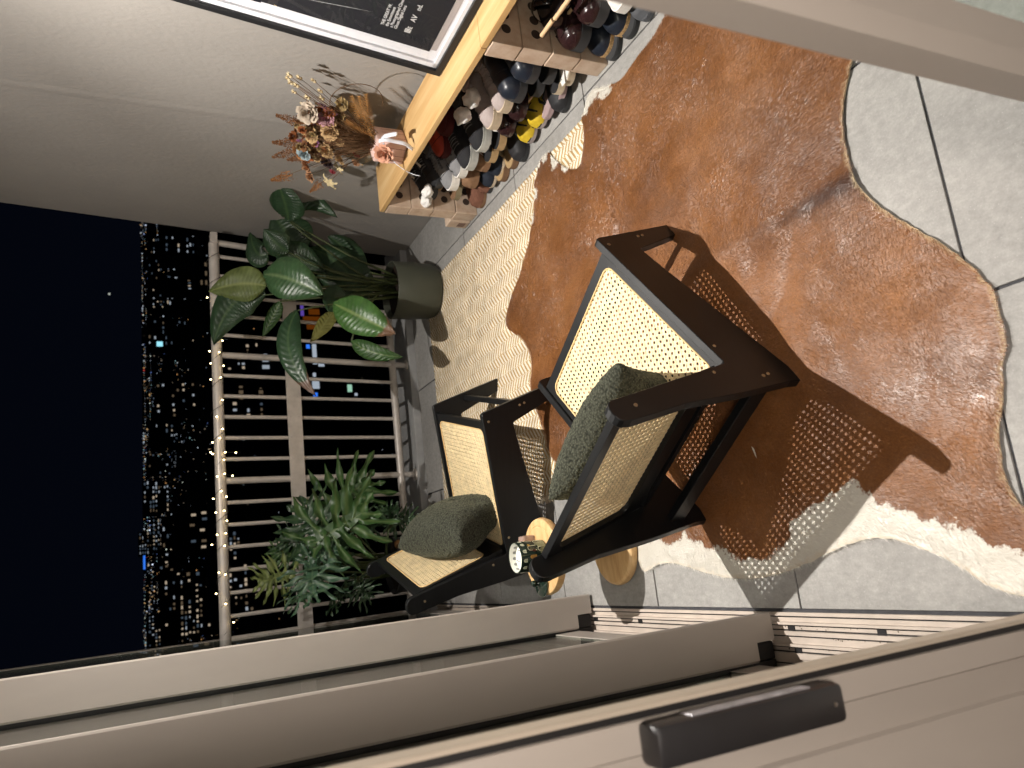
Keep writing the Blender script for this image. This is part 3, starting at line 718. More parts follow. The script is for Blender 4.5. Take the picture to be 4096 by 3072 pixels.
ay = (GY + .034 * tri + jit + wob) / .0265
rib = .5 + .5 * np.sin(2 * np.pi * ay)
knot = np.exp(-((fr - .5) * 2) ** 6)               # rib body, seams between columns
dots = .5 + .5 * np.sin(2 * np.pi * GY / .0132 + np.pi * cell)
seam_ = 1 - np.clip((np.minimum(fr, 1 - fr)) / .16, 0, 1)
weave = rib * (1 - seam_) + dots * seam_
weave = weave + rng.normal(0, .07, weave.shape)
hgt = .0065 + .0042 * np.sqrt(np.clip(.5 + .5 * np.cos(4 * np.pi * ay), 0, 1)) * (1 - .6 * seam_) + .002 * dots * seam_
edge = np.minimum.reduce([(GX - RX0), (RX1 - GX), (GY - RY0), (RY1 - GY)])
hgt = np.where(edge < .004, .0, hgt) + .0025 * np.sin(GX * 5.1) * np.sin(GY * 4.3) ** 2
hgt = np.maximum(hgt, .0)
# serrated sides
ex = .0065 * np.abs(((GY / .0265) % 1) - .5) * 2
GXs = GX + ex * (np.clip((GX - (RX1 - .03)) / .03, 0, 1) - np.clip(((RX0 + .03) - GX) / .03, 0, 1))
ey = .006 * np.abs(((GX / .03) % 1) - .5) * 2
GYs = GY + ey * np.clip((GY - (RY1 - .03)) / .03, 0, 1) + .006 * np.sin(GX * 4) * np.clip((GY - (RY1 - .3)) / .3, 0, 1)
co = np.stack([GXs - cxr, GYs - cyr, hgt], -1).reshape(-1, 3)
def grid_mesh(name, co, nx, ny, mats, parent, attrs=None, smooth=True):
    me = bpy.data.meshes.new(name)
    i = np.arange((ny - 1) * (nx - 1)); r, c = i // (nx - 1), i % (nx - 1)
    q = np.stack([r * nx + c, r * nx + c + 1, (r + 1) * nx + c + 1, (r + 1) * nx + c], -1).astype(np.int32)
    me.vertices.add(len(co)); me.vertices.foreach_set('co', co.astype(np.float32).ravel())
    me.loops.add(q.size); me.loops.foreach_set('vertex_index', q.ravel())
    me.polygons.add(len(q)); me.polygons.foreach_set('loop_start', np.arange(0, q.size, 4, dtype=np.int32))
    me.update(calc_edges=True)
    me.polygons.foreach_set('use_smooth', np.full(len(q), smooth))
    for m in mats: me.materials.append(m)
    for k, a in (attrs or {}).items():
        at = me.attributes.new(k, 'FLOAT', 'POINT'); at.data.foreach_set('value', a.astype(np.float32).ravel())
    o = bpy.data.objects.new(name, me); C.objects.link(o); o.parent = parent
    return o
grid_mesh('rug_weave', co, nx, ny, [M_rug], t_rug, {'weave': weave})
fb = MB(); rr = random.Random(5)
M_fringe = mat('rug_fringe', (.60, .52, .40), .95, .1, var=.2, vscale=60, bump=.5, bscale=400)
y = RY0
while y < RY1:
    L_ = rr.uniform(.020, .034); p0 = Vector((RX0 - cxr + .004, y - cyr, .006)); dy = rr.uniform(-.008, .008)
    fb.tube([p0, p0 + Vector((-L_ * .5, dy * .4, .002)), p0 + Vector((-L_, dy, -.002))], [.0052, .0058, .0030], 6)
    y += rr.uniform(.010, .0145)
o = fb.build('fringe', M_fringe, t_rug, smooth=True); o['kind'] = 'stuff'

# ================================================================ cowhide
def poly_dist(P, poly):
    """signed distance (negative inside) of points P (n,2) to a polygon"""
    poly = np.asarray(poly, float); n = len(poly)
    d = np.full(len(P), 1e9); ins = np.zeros(len(P), bool)
    for i in range(n):
        a, b = poly[i], poly[(i + 1) % n]; e = b - a; w = P - a
        tt = np.clip((w @ e) / max(e @ e, 1e-12), 0, 1)
        d = np.minimum(d, np.hypot(*(w - tt[:, None] * e).T))
        c1 = (a[1] > P[:, 1]) != (b[1] > P[:, 1])
        with np.errstate(divide='ignore', invalid='ignore'):
            xi = (b[0] - a[0]) * (P[:, 1] - a[1]) / (b[1] - a[1]) + a[0]
        ins ^= c1 & (P[:, 0] < xi)
    return np.where(ins, -d, d)
def open_dist(P, line):
    d = np.full(len(P), 1e9)
    for a, b in zip(line[:-1], line[1:]):
        a, b = np.array(a), np.array(b); e = b - a; w = P - a
        tt = np.clip((w @ e) / max(e @ e, 1e-12), 0, 1)
        d = np.minimum(d, np.hypot(*(w - tt[:, None] * e).T))
    return d
def smooth_poly(p, it=2, skip=()):
    for _ in range(it):
        q = []
        for i in range(len(p)):
            a, b = Vector(p[i]), Vector(p[(i + 1) % len(p)])
            q.append(tuple(a * .75 + b * .25)); q.append(tuple(a * .25 + b * .75))
        p = q
    return p
hide_out = smooth_poly([tuple(p) for p in HIDE_OUT], 2)
# resample the outline evenly, with a slightly ragged edge
def resample(p, step):
    out = []; acc = 0.
    n = len(p)
    for i in range(n):
        a, b = Vector(p[i]), Vector(p[(i + 1) % n]); L_ = (b - a).length
        while acc <= L_ and L_ > 1e-9:
            out.append(a.lerp(b, acc / L_)); acc += step
        acc -= L_
    return out
edge_pts = resample(hide_out, .009)
edge_pts = [p + Vector((mnoise.noise(Vector((p.x * 40, p.y * 40, 1))), mnoise.noise(Vector((p.x * 40, p.y * 40, 9))))) * .0028 for p in edge_pts]
EP = np.array([(p.x, p.y) for p in edge_pts])
h_ = .0115
gxs = np.arange(EP[:, 0].min(), EP[:, 0].max(), h_); gys = np.arange(EP[:, 1].min(), EP[:, 1].max(), h_)
GP = np.stack(np.meshgrid(gxs, gys), -1).reshape(-1, 2)
GP = GP + rng.uniform(-.0028, .0028, GP.shape)
sd = poly_dist(GP, EP)
GP = GP[sd < -.007]
allp = [Vector((float(x), float(y))) for x, y in EP] + [Vector((float(x), float(y))) for x, y in GP]
ne = len(EP)
vv, ee, ff, ov, oe, of = delaunay_2d_cdt(allp, [(i, (i + 1) % ne) for i in range(ne)], [list(range(ne))], 1, 1e-6)
PV = np.array([(v.x, v.y) for v in vv])
FV = np.array([f for f in ff if len(f) == 3], np.int32)
# white markings
white_poly = [tuple(p) for p in HIDE_WHITE] + [(-.4, .6), (-.6, 1.4), (-.4, 2.3), (0.02, 2.4)]
blobs = [((1.54, 1.955), .046), ((1.575, 2.03), .05), ((1.54, 2.085), .042), ((1.40, 2.262), .026), ((1.455, 2.33), .034), ((1.52, 2.40), .034), ((1.525, 2.46), .03), ((1.325, 2.560), .022), ((1.40, 2.512), .024), ((1.600, 1.545), .062)]
def white_sd(P):
    d = poly_dist(P, white_poly)
    for c, r in blobs:
        d = np.minimum(d, np.hypot(P[:, 0] - c[0], P[:, 1] - c[1]) - r)
    return d
wsd = white_sd(PV)
esd = -poly_dist(PV, EP)              # distance to the edge
spine = [(.733, 1.05), (.737, 1.2), (.739, 1.33), (.741, 1.45), (.746, 1.60), (.75, 1.9)]
spd = open_dist(PV, [tuple(p) for p in spine])
def fbm(P, s, seed, oct=4):
    return np.array([mnoise.fractal(Vector((x * s, y * s, seed)), 1.0, 2.0, oct) for x, y in P])
wr = fbm(PV, 3.2, 1.7, 4); wr2 = fbm(PV, 9, 5.1, 3)
fold = np.exp(-(spd / .035) ** 2) * .006
base_h = np.where((PV[:, 0] > RX0 - .01) & (PV[:, 0] < RX1 + .005) & (PV[:, 1] > RY0 - .02) & (PV[:, 1] < RY1), .0125, .0030)
up = np.clip(esd / .03, 0, 1)
Z = base_h + .0022 + up * (np.abs(wr) * .012 + np.abs(wr2) * .0035) + fold + (1 - np.clip(esd / .012, 0, 1)) * .002 * (wr2 > 0)
curl = fbm(PV, 6, 8.8, 2)
Z += (1 - up) * np.clip(curl, 0, 1) * .007
hide = thing('cowhide_rug', 'large glossy brown and white cowhide laid over the rug and tiles', 'cowhide', (.7, 1.6, .001))
def hide_mat(hairy):
    m = bpy.data.materials.new('cowhide_hair' if hairy else 'cowhide_fur'); t, b = nodes_of(m); N, L = t.nodes, t.links
    def att(n):
        a = N.new('ShaderNodeAttribute'); a.attribute_name = n; return a.outputs['Fac']
    g = N.new('ShaderNodeNewGeometry')
    def nz(scale, det=4, st=(1, 1, 1), rough=.6):
        mp = N.new('ShaderNodeMapping'); mp.inputs['Scale'].default_value = st; L.new(g.outputs['Position'], mp.inputs[0])
        n = N.new('ShaderNodeTexNoise'); n.inputs['Scale'].default_value = scale; n.inputs['Detail'].default_value = det; n.inputs['Roughness'].default_value = rough
        L.new(mp.outputs[0], n.inputs['Vector']); return n.outputs['Fac']
    def mth(op, x, y):
        q = N.new('ShaderNodeMath'); q.operation = op
        for i, z in enumerate((x, y)):
            if isinstance(z, (int, float)): q.inputs[i].default_value = z
            else: L.new(z, q.inputs[i])
        return q.outputs[0]
    big = nz(3.0, 5); fine = nz(160, 2)
    r = N.new('ShaderNodeValToRGB'); L.new(mth('ADD', mth('MULTIPLY', big, .7), mth('MULTIPLY', fine, .3)), r.inputs[0])
    r.color_ramp.elements[0].position = .32; r.color_ramp.elements[0].color = (.108, .040, .0130, 1)
    r.color_ramp.elements[1].position = .68; r.color_ramp.elements[1].color = (.270, .116, .040, 1)
    e = r.color_ramp.elements.new(.5); e.color = (.182, .072, .0225, 1)
    # darker stripe along the back
    mx = N.new('ShaderNodeMix'); mx.data_type = 'RGBA'; mx.inputs['B'].default_value = (.045, .016, .007, 1)
    L.new(att('spine'), mx.inputs['Factor']); L.new(r.outputs[0], mx.inputs['A'])
    # white
    wn = mth('ADD', att('white'), mth('MULTIPLY', mth('SUBTRACT', nz(38, 4, (1, 1, 1), .7), .5), .075))
    ws = N.new('ShaderNodeMapRange'); ws.inputs['From Min'].default_value = .004; ws.inputs['From Max'].default_value = -.004; L.new(wn, ws.inputs[0])
    m2 = N.new('ShaderNodeMix'); m2.data_type = 'RGBA'; m2.inputs['B'].default_value = (.62, .59, .525, 1)
    L.new(ws.outputs[0], m2.inputs['Factor']); L.new(mx.outputs['Result'], m2.inputs['A'])
    # raw leather rim
    m3 = N.new('ShaderNodeMix'); m3.data_type = 'RGBA'; m3.inputs['B'].default_value = (.62, .50, .33, 1)
    L.new(att('rim'), m3.inputs['Factor']); L.new(m2.outputs['Result'], m3.inputs['A'])
    if hairy:
        # every hair a little lighter or darker than its neighbours, the white ones less so
        tw = mth('ADD', mth('MULTIPLY', mth('SUBTRACT', att('tone'), 1.0), mth('SUBTRACT', 1.0, mth('MULTIPLY', ws.outputs[0], .75))), 1.0)
        hv = N.new('ShaderNodeHueSaturation'); L.new(tw, hv.inputs['Value']); L.new(m3.outputs['Result'], hv.inputs['Color'])
        L.new(hv.outputs[0], b.inputs['Base Color'])
    else:
        L.new(m3.outputs['Result'], b.inputs['Base Color'])
    nap = nz(5.5, 5, (1, .6, 1), .65)
    sp = N.new('ShaderNodeMapRange'); sp.inputs['From Min'].default_value = .38; sp.inputs['From Max'].default_value = .66; sp.inputs['To Min'].default_value = .25; sp.inputs['To Max'].default_value = .75
    L.new(nap, sp.inputs[0]); L.new(sp.outputs[0], b.inputs['Specular IOR Level'])
    sh = N.new('ShaderNodeMapRange'); sh.inputs['From Min'].default_value = .40; sh.inputs['From Max'].default_value = .68; sh.inputs['To Min'].default_value = .0; sh.inputs['To Max'].default_value = .30
    L.new(nap, sh.inputs[0]); L.new(sh.outputs[0], b.inputs['Sheen Weight']); b.inputs['Sheen Roughness'].default_value = .35
    b.inputs['Sheen Tint'].default_value = (1, .86, .80, 1)
    pr = N.new('ShaderNodeMapRange'); pr.inputs['From Min'].default_value = .3; pr.inputs['From Max'].default_value = .7; pr.inputs['To Min'].default_value = .30; pr.inputs['To Max'].default_value = .55
    L.new(nz(7, 4), pr.inputs[0]); L.new(pr.outputs[0], b.inputs['Roughness'])
    st = N.new('ShaderNodeAttribute'); st.attribute_name = 'flow'
    bp = N.new('ShaderNodeBump'); bp.inputs['Strength'].default_value = .55; bp.inputs['Distance'].default_value = .003
    L.new(mth('ADD', nz(210, 3, (1, .22, 1)), mth('MULTIPLY', nz(17, 4, (1, .35, 1)), .5)), bp.inputs['Height'])
    if not hairy: L.new(bp.outputs[0], b.inputs['Normal'])
    return m
me = bpy.data.meshes.new('hide')
n0 = len(PV)
top = np.concatenate([PV - np.array([[.7, 1.6]]), Z[:, None]], 1)
# underside so that the hide has a real edge
loop = [i for i in range(ne)]
low = top[:ne].copy(); low[:, 2] -= .0032
vs_ = np.concatenate([top, low]); quads = [(i, (i + 1) % ne, n0 + (i + 1) % ne, n0 + i) for i in range(ne)]
me.from_pydata([tuple(map(float, v)) for v in vs_], [], [tuple(map(int, f)) for f in FV] + quads)
ext = lambda a, fill=None: np.concatenate([a, a[:ne] if fill is None else np.full(ne, fill)]).astype(np.float32)
spn = np.clip(np.exp(-(np.maximum(0, spd - .004) / (.010 + .035 * np.clip(1.35 - PV[:, 1], 0, .3))) ** 2) * (.15 + 1.0 * np.exp(-((PV[:, 1] - 1.06) / .26) ** 2)), 0, .95)
rim = np.clip(1 - esd / .004, 0, 1) * ((PV[:, 1] < 1.2) | (PV[:, 0] < .9)) * .7
for nme, a in (('white', ext(wsd)), ('spine', ext(spn)), ('rim', ext(rim, 1.0))):
    at = me.attributes.new(nme, 'FLOAT', 'POINT'); at.data.foreach_set('value', a)
me.materials.append(hide_mat(False))
me.polygons.foreach_set('use_smooth', [True] * len(me.polygons))
o = bpy.data.objects.new('hide', me); C.objects.link(o); o.parent = hide
# hair lying on the skin
NH = 330000
tri_p = PV[FV]; ar = np.abs(np.cross(tri_p[:, 1] - tri_p[:, 0], tri_p[:, 2] - tri_p[:, 0])) / 2
ti = rng.choice(len(FV), NH, p=ar / ar.sum())
u1, u2 = rng.random(NH), rng.random(NH); fl_ = u1 + u2 > 1; u1[fl_] = 1 - u1[fl_]; u2[fl_] = 1 - u2[fl_]
bw = np.stack([1 - u1 - u2, u1, u2], 1)
HP = (tri_p[ti] * bw[:, :, None]).sum(1); HZ = (Z[FV[ti]] * bw).sum(1)
def interp(a): return (a[FV[ti]] * bw).sum(1)
# flow: away from the spine, towards the hind end, with whorls
fn = fbm(PV, 1.6, 3.3, 3); fn2 = fbm(PV, 7, 6.3, 2)
side = PV[:, 0] - .74
ang = np.where(side > 0, -.45, 3.6) + fn * 1.3 + fn2 * .55
A_ = interp(ang) + rng.normal(0, .12, NH)
Lh = rng.uniform(.006, .0115, NH) * np.where(interp(wsd) < 0, 1.25, 1.0); Wd = .00042
dx, dy = np.cos(A_), np.sin(A_)
lift = rng.uniform(.01, .07, NH)
B0 = np.stack([HP[:, 0] - dy * Wd - .7, HP[:, 1] + dx * Wd - 1.6, HZ + .0002], 1)
B1 = np.stack([HP[:, 0] + dy * Wd - .7, HP[:, 1] - dx * Wd - 1.6, HZ + .0002], 1)
TP = np.stack([HP[:, 0] + dx * Lh - .7, HP[:, 1] + dy * Lh - 1.6, HZ + Lh * lift + .0002], 1)
rollz = rng.normal(0, .32, NH) * Wd
B0[:, 2] += rollz + .0003; B1[:, 2] -= rollz - .0003
HV = np.stack([B0, B1, TP], 1).reshape(-1, 3).astype(np.float32)
hm = bpy.data.meshes.new('hair')
hm.vertices.add(NH * 3); hm.vertices.foreach_set('co', HV.ravel())
hm.loops.add(NH * 3); hm.loops.foreach_set('vertex_index', np.arange(NH * 3, dtype=np.int32))
hm.polygons.add(NH); hm.polygons.foreach_set('loop_start', np.arange(0, NH * 3, 3, dtype=np.int32))
hm.update(calc_edges=True)
for nme, a in (('white', interp(wsd)), ('spine', interp(spn)), ('rim', np.zeros(NH)), ('tone', np.clip(rng.normal(1.0, .19, NH) * np.repeat(1., NH), .45, 1.8))):
    at = hm.attributes.new(nme, 'FLOAT', 'POINT'); at.data.foreach_set('value', np.repeat(a, 3).astype(np.float32))
hm.materials.append(hide_mat(True))
o = bpy.data.objects.new('hair', hm); C.objects.link(o); o.parent = hide; o['kind'] = 'stuff'
# healed brand scar and pale feather lying on the hide
M_scar = mat('scar_hair', (.42, .24, .12), .6, .3)
def hide_z(x, y):
    i = np.argmin((PV[:, 0] - x) ** 2 + (PV[:, 1] - y) ** 2); return float(Z[i])
for (cx_, cy_, r_s, wob_, n_) in ((.701, 1.516, .0125, .1, 30), (.649, 1.128, .026, .35, 46)):
    sb_ = MB(); rr = random.Random(int(cx_ * 1000))
    for k in range(n_):
        a = 2 * math.pi * k / n_ * .93; r1 = r_s * (1 + wob_ * mnoise.noise(Vector((math.cos(a) * 2, math.sin(a) * 2, cx_ * 9))))
        x, y = cx_ + r1 * math.cos(a) * 1.15, cy_ + r1 * math.sin(a)
        if rr.random() < .15: continue
        z = hide_z(x, y) + .0022; l_ = rr.uniform(.002, .0042); b_ = a + rr.uniform(.6, 1.6)
        d_ = Vector((math.cos(b_), math.sin(b_), .1)) * l_; p_ = Vector((x - .7, y - 1.6, z)); w_ = Vector((-d_.y, d_.x, 0)).normalized() * .0006
        sb_.add([p_ - w_, p_ + w_, p_ + d_], [(0, 1, 2)])
    o_ = sb_.build('brand_scar', M_scar, hide, fix=False)
# ================================================================ cane lounge chairs
M_black = mat('black_stain', (.0052, .0055, .0060), .40, .36, var=.3, vscale=5, stretch=(1, 1, 14), bump=.10, bscale=90, bdist=.0006, rvar=.06)
M_cane = mat('woven_cane', (.74, .60, .36), .48, .4, var=.16, vscale=30, bump=.15, bscale=300, bdist=.0006)
M_spline = mat('cane_spline', (.62, .43, .20), .42, .4, var=.1, vscale=20)
M_brass = mat('screw_brass', (.42, .32, .20), .35, .5, metal=.8)

CW = .549
PANEL = [(.014, .0), (.141, .043), (.300, .097), (.444, .147), (.550, .179), (.558, .172), (.652, .0), (.703, .0), (.706, .006), (.594, .298), (.586, .308), (.578, .3085), (.062, .204), (.052, .208)]
bt = (-.098, .575)
PANEL += [(-.066, .575)] + [(bt[0] + .0315 * math.cos(a), bt[1] + .024 * math.sin(a)) for a in [math.radians(d) for d in range(15, 181, 22)]] + [(-.128, .560), (-.082, .399), (-.050, .214), (-.013, .045), (-.009, .0)]

def rrect(x0, x1, y0, y1, r, n=6):
    pts = []
    for cx, cy, a0 in ((x1 - r, y1 - r, 0), (x0 + r, y1 - r, 90), (x0 + r, y0 + r, 180), (x1 - r, y0 + r, 270)):
        for k in range(n + 1):
            a = math.radians(a0 + 90 * k / n); pts.append((cx + r * math.cos(a), cy + r * math.sin(a)))
    return pts

def clip_seg(p, d, x0, x1, y0, y1):
    t0, t1 = -1e9, 1e9
    for o, v, lo, hi in ((p[0], d[0], x0, x1), (p[1], d[1], y0, y1)):
        if abs(v) < 1e-9:
            if o < lo or o > hi: return None
        else:
            a, b = (lo - o) / v, (hi - o) / v
            if a > b: a, b = b, a
            t0, t1 = max(t0, a), min(t1, b)
    return (t0, t1) if t1 > t0 else None

def cane_mesh(w, h, pitch=.0162):
    """six-way cane: pairs of canes both ways plus two diagonals, woven as layers"""
    mb = MB()
    def strip(p, q, wd, z0, z1, wave=0):
        d = Vector((q[0] - p[0], q[1] - p[1])); L_ = d.length; d /= L_; n = Vector((-d.y, d.x)) * wd / 2
        vs = []
        for z in (z0, z1):
            for a in (p, q):
                vs += [(a[0] + n.x, a[1] + n.y, z), (a[0] - n.x, a[1] - n.y, z)]
        mb.add(vs, [(4, 5, 7, 6), (0, 2, 3, 1), (0, 4, 6, 2), (1, 3, 7, 5)])
    nx_, ny_ = int(w / pitch), int(h / pitch)
    ox, oy = (w - nx_ * pitch) / 2, (h - ny_ * pitch) / 2
    sw = .0032; off = .0021
    for i in range(nx_ + 1):
        x = ox + i * pitch
        for s in (-1, 1):
            if 0 < x + s * off < w: strip((x + s * off, 0), (x + s * off, h), sw, .0, .0007)
    for j in range(ny_ + 1):
        y = oy + j * pitch
        for s in (-1, 1):
            if 0 < y + s * off < h: strip((0, y + s * off), (w, y + s * off), sw, .0008, .0015)
    for sgn, z in ((1, .0016), (-1, .0023)):
        for k in range(-ny_ - 2, nx_ + ny_ + 4):
            c = ox + (k + .5) * pitch
            p = (c, oy) if sgn > 0 else (c, oy)
            d = (1, sgn)
            r = clip_seg(p, d, 0, w, 0, h)
            if r and r[1] - r[0] > .004:
                strip((p[0] + d[0] * r[0], p[1] + d[1] * r[0]), (p[0] + d[0] * r[1], p[1] + d[1] * r[1]), .0043, z, z + .0006)
    return mb

def frame_mesh(w, h, x0, x1, y0, y1, rad, th):
    """board w x h with a rounded opening, thickness th (z 0..th)"""
    inner = rrect(x0, x1, y0, y1, rad); m = len(inner); q = m // 4
    corner = [(w, h), (0, h), (0, 0), (w, 0)]
    outer = [corner[i // q] for i in range(m)]
    mb = MB()
    n = 2 * m
    vs = [(x, y, 0) for x, y in outer + inner] + [(x, y, th) for x, y in outer + inner]
    fs = []
    for i in range(m):
        j = (i + 1) % m
        fs.append((m + i, m + j, n + m + j, n + m + i))
        if outer[i] == outer[j]:
            fs += [(i, m + j, m + i), (n + i, n + m + i, n + m + j)]
        else:
            fs += [(i, j, m + j, m + i), (n + i, n + m + i, n + m + j, n + j), (i, n + i, n + j, j)]
    mb.add(vs, fs)
    return mb, inner

def make_chair(label):
    t = thing('cane_lounge_chair', label, 'chair', group='black cane lounge chairs')
    T = .022
    pm = MB(); pm.prism(PANEL, 0, T, axis='y')
    sp = pm.build('side_panel', M_black, t)
    bm = bmesh.new(); bm.from_mesh(sp.data)
    bmesh.ops.remove_doubles(bm, verts=bm.verts, dist=1e-6)
    ed = [e for e in bm.edges if len(e.link_faces) == 2 and e.calc_face_angle(0) > .6]
    bmesh.ops.bevel(bm, geom=ed, offset=.0016, segments=1, affect='EDGES')
    bm.to_mesh(sp.data); bm.free()
    sp2 = link_mesh('side_panel', sp.data, t, (0, CW - T, 0))
    # screws, near and far side
    smb = MB().lathe([(0, -.0015), (.0018, -.0012), (.0020, -.0024), (.0042, -.0022), (.0048, 0)], 12)
    so = smb.build('screw', M_brass, sp)
    S_ = [(.559, .282), (.6195, .153), (.6275, .134), (.116, .195), (.018, .259), (.013, .098), (.006, .117), (-.085, .53)]
    so.rotation_euler = (-math.pi / 2, 0, 0)
    for i, (a, b) in enumerate(S_):
        o = so if i == 0 else link_mesh('screw', so.data, sp)
        o.location = (a, -.0003, b); o.rotation_euler = (-math.pi / 2, 0, 0)
    for a, b in S_:
        link_mesh('screw', so.data, sp2, (a, T + .0003, b), (math.pi / 2, 0, 0))
    # seat: local x = across (l), y = along from the back, z = up
    w = CW - 2 * T - .001; h = .512
    ux = Vector((0, 1, 0)); uy = Vector((.53, 0, .1065)).normalized(); uz = ux.cross(uy); uz = -uz if uz.z < 0 else uz
    org = Vector((.058, T + .0005, .176))
    xf = frame_xf(org, ux, uy, uz)
    th = .018
    def panel(name, w, h, xf, x0, x1, y0, y1, th, flip):
        fm, inner = frame_mesh(w, h, x0, x1, y0, y1, .030, th)
        fr = fm.build(name, M_black, t); fr.matrix_local = xf
        cm = cane_mesh(x1 - x0 + .010, y1 - y0 + .010)
        zc = th - .0045 if not flip else .002
        co_ = cm.build('cane_weave', M_cane, fr, fix=False); co_.location = (x0 - .005, y0 - .005, zc)
        co_['kind'] = 'stuff'
        loop = rrect(x0 + .003, x1 - .003, y0 + .003, y1 - .003, .028, 8); loop = loop + loop[:1]
        MB().tube([(x, y, th - .0005 if not flip else .0005) for x, y in loop], [.0030] * len(loop), 6, cap=False).build('spline', M_spline, fr, smooth=True)
        return fr
    panel('seat_frame', w, h, xf, .018, w - .018, .018, h - .030, th, False)
    # rail under the front edge of the seat
    # back
    uyb = Vector((-.130, 0, .345)).normalized(); uxb = Vector((0, 1, 0)); uzb = uxb.cross(uyb); uzb = -uzb if uzb.x < 0 else uzb
    orgb = Vector((.040, T + .0005, .240)) + uyb * (-.035)
    # right-handed frame: swap direction across so that z faces forward
    xfb = frame_xf(orgb, uxb, uyb, uzb)
    if xfb.to_3x3().determinant() < 0:
        xfb = frame_xf(orgb + uxb * w, -uxb, uyb, uzb)
    if xf.to_3x3().determinant() < 0:
        pass
    panel('back_frame', w, .370, xfb, .018, w - .018, .062, .338, th, False)
    # stretchers
    MB().box(.612, .634, T + .0005, CW - T - .0005, .122, .166, bev=.002).build('front_stretcher', M_black, t)
    MB().box(-.004, .020, T + .0005, CW - T - .0005, .085, .130, bev=.002).build('rear_stretcher', M_black, t)
    return t
ch1 = make_chair('near black cane lounge chair standing on the cowhide with its back to the camera')
ch1.location = (.344, 1.355, .006); ch1.rotation_euler = (0, 0, .600)
ch2 = copy_tree(ch1)
ch2['label'] = 'far black cane lounge chair beside the leafy pot plant and railing'
ch2.location = (-.043, 2.753, .006); ch2.rotation_euler = (0, 0, -.275)

# ================================================================ boucle cushions
def boucle():
    m = bpy.data.materials.new('green_boucle'); t, b = nodes_of(m); N, L = t.nodes, t.links
    g = N.new('ShaderNodeTexCoord')
    v = N.new('ShaderNodeTexVoronoi'); v.inputs['Scale'].default_value = 190; v.feature = 'SMOOTH_F1'
    L.new(g.outputs['Object'], v.inputs['Vector'])
    r = N.new('ShaderNodeValToRGB'); L.new(v.outputs['Distance'], r.inputs[0])
    r.color_ramp.elements[0].position = .15; r.color_ramp.elements[0].color = (.056, .059, .043, 1)
    r.color_ramp.elements[1].position = .75; r.color_ramp.elements[1].color = (.010, .011, .0085, 1)
    L.new(r.outputs[0], b.inputs['Base Color']); b.inputs['Roughness'].default_value = .95; b.inputs['Specular IOR Level'].default_value = .15
    b.inputs['Sheen Weight'].default_value = .25; b.inputs['Sheen Tint'].default_value = (.5, .5, .35, 1)
    bp = N.new('ShaderNodeBump'); bp.inputs['Strength'].default_value = .9; bp.inputs['Distance'].default_value = .004; bp.invert = True
    L.new(v.outputs['Distance'], bp.inputs['Height']); L.new(bp.outputs[0], b.inputs['Normal'])
    return m
M_bou = boucle()
def cushion(label, w, h, d, seed, dents):
    t = thing('boucle_cushion', label, 'cushion', group='green boucle cushions')
    n = 150; m = 110
    vs = []; rows = []
    def prof(u, v):
        # u,v in -1..1
        e = max(0., (1 - abs(u) ** 2.6)) * max(0., (1 - abs(v) ** 2.6))
        return e ** .42
    def corner(u, v):
        # pull the middle of each side in, leave the corners out
        k = 1 - .055 * (1 - abs(v) ** 2) * (abs(u) ** 4)
        l = 1 - .055 * (1 - abs(u) ** 2) * (abs(v) ** 4)
        return u * k * w / 2, v * l * h / 2
    pts = []
    mb = MB()
    for sgn in (1, -1):
        grid = []
        for j in range(m + 1):
            row = []
            for i in range(n + 1):
                u, v = -1 + 2 * i / n, -1 + 2 * j / m
                x, y = corner(u, v); z = sgn * d / 2 * prof(u, v)
                q = Vector((x * 3 + seed, y * 3, z * 3))
                z += sgn * .010 * mnoise.noise(q * 1.7) * prof(u, v)
                for (du, dv, rad, amt) in dents:
                    k = math.exp(-((u - du) ** 2 + ((v - dv) * .8) ** 2) / rad ** 2)
                    z -= sgn * amt * k
                q2 = Vector((x, y, z + seed)) * 210
                lump = mnoise.noise(q2) * .5 + mnoise.noise(q2 * .5) * .5
                nrm = Vector((u * .5, v * .5, sgn * (prof(u, v) + .15))).normalized()
                row.append(Vector((x, y, z)) + nrm * lump * .0042)
            grid.append(row)
        mb.sheet(grid)
    b = mb.build('cover', M_bou, t, smooth=True, fix=False)
    bm = bmesh.new(); bm.from_mesh(b.data); bmesh.ops.remove_doubles(bm, verts=bm.verts, dist=.0045 * .0 + .0008); bmesh.ops.recalc_face_normals(bm, faces=bm.faces); bm.to_mesh(b.data); bm.free()
    b.data.polygons.foreach_set('use_smooth', [True] * len(b.data.polygons))
    return t
def place_in(chair, o, a, l, z, xdir, ydir):
    """o's local x / y axes along xdir / ydir given in chair axes (forward, left, up)"""
    R = Matrix.Rotation(chair.rotation_euler.z, 4, 'Z'); R.translation = chair.location
    X = Vector(xdir).normalized(); Y = Vector(ydir); Y = (Y - X * Y.dot(X)).normalized(); Z = X.cross(Y)
    o.matrix_world = R @ frame_xf(Vector((a, l, z)), X, Y, Z)
cu1 = cushion('dark green boucle cushion wedged in the near cane chair', .385, .30, .15, 1.3, [(.1, .25, .22, .018), (-.5, -.1, .2, .012)])
place_in(ch1, cu1, .125, .305, .350, (-.13, .40, .13), (-.36, -.05, .9))
cu2 = cushion('dark green boucle cushion slumped in the far cane chair', .385, .285, .205, 4.1, [(-.15, -.35, .16, .02), (.45, -.5, .18, .022), (-.7, -.3, .2, .016)])
place_in(ch2, cu2, .135, .205, .345, (-.10, .38, .14), (-.40, -.15, .9))

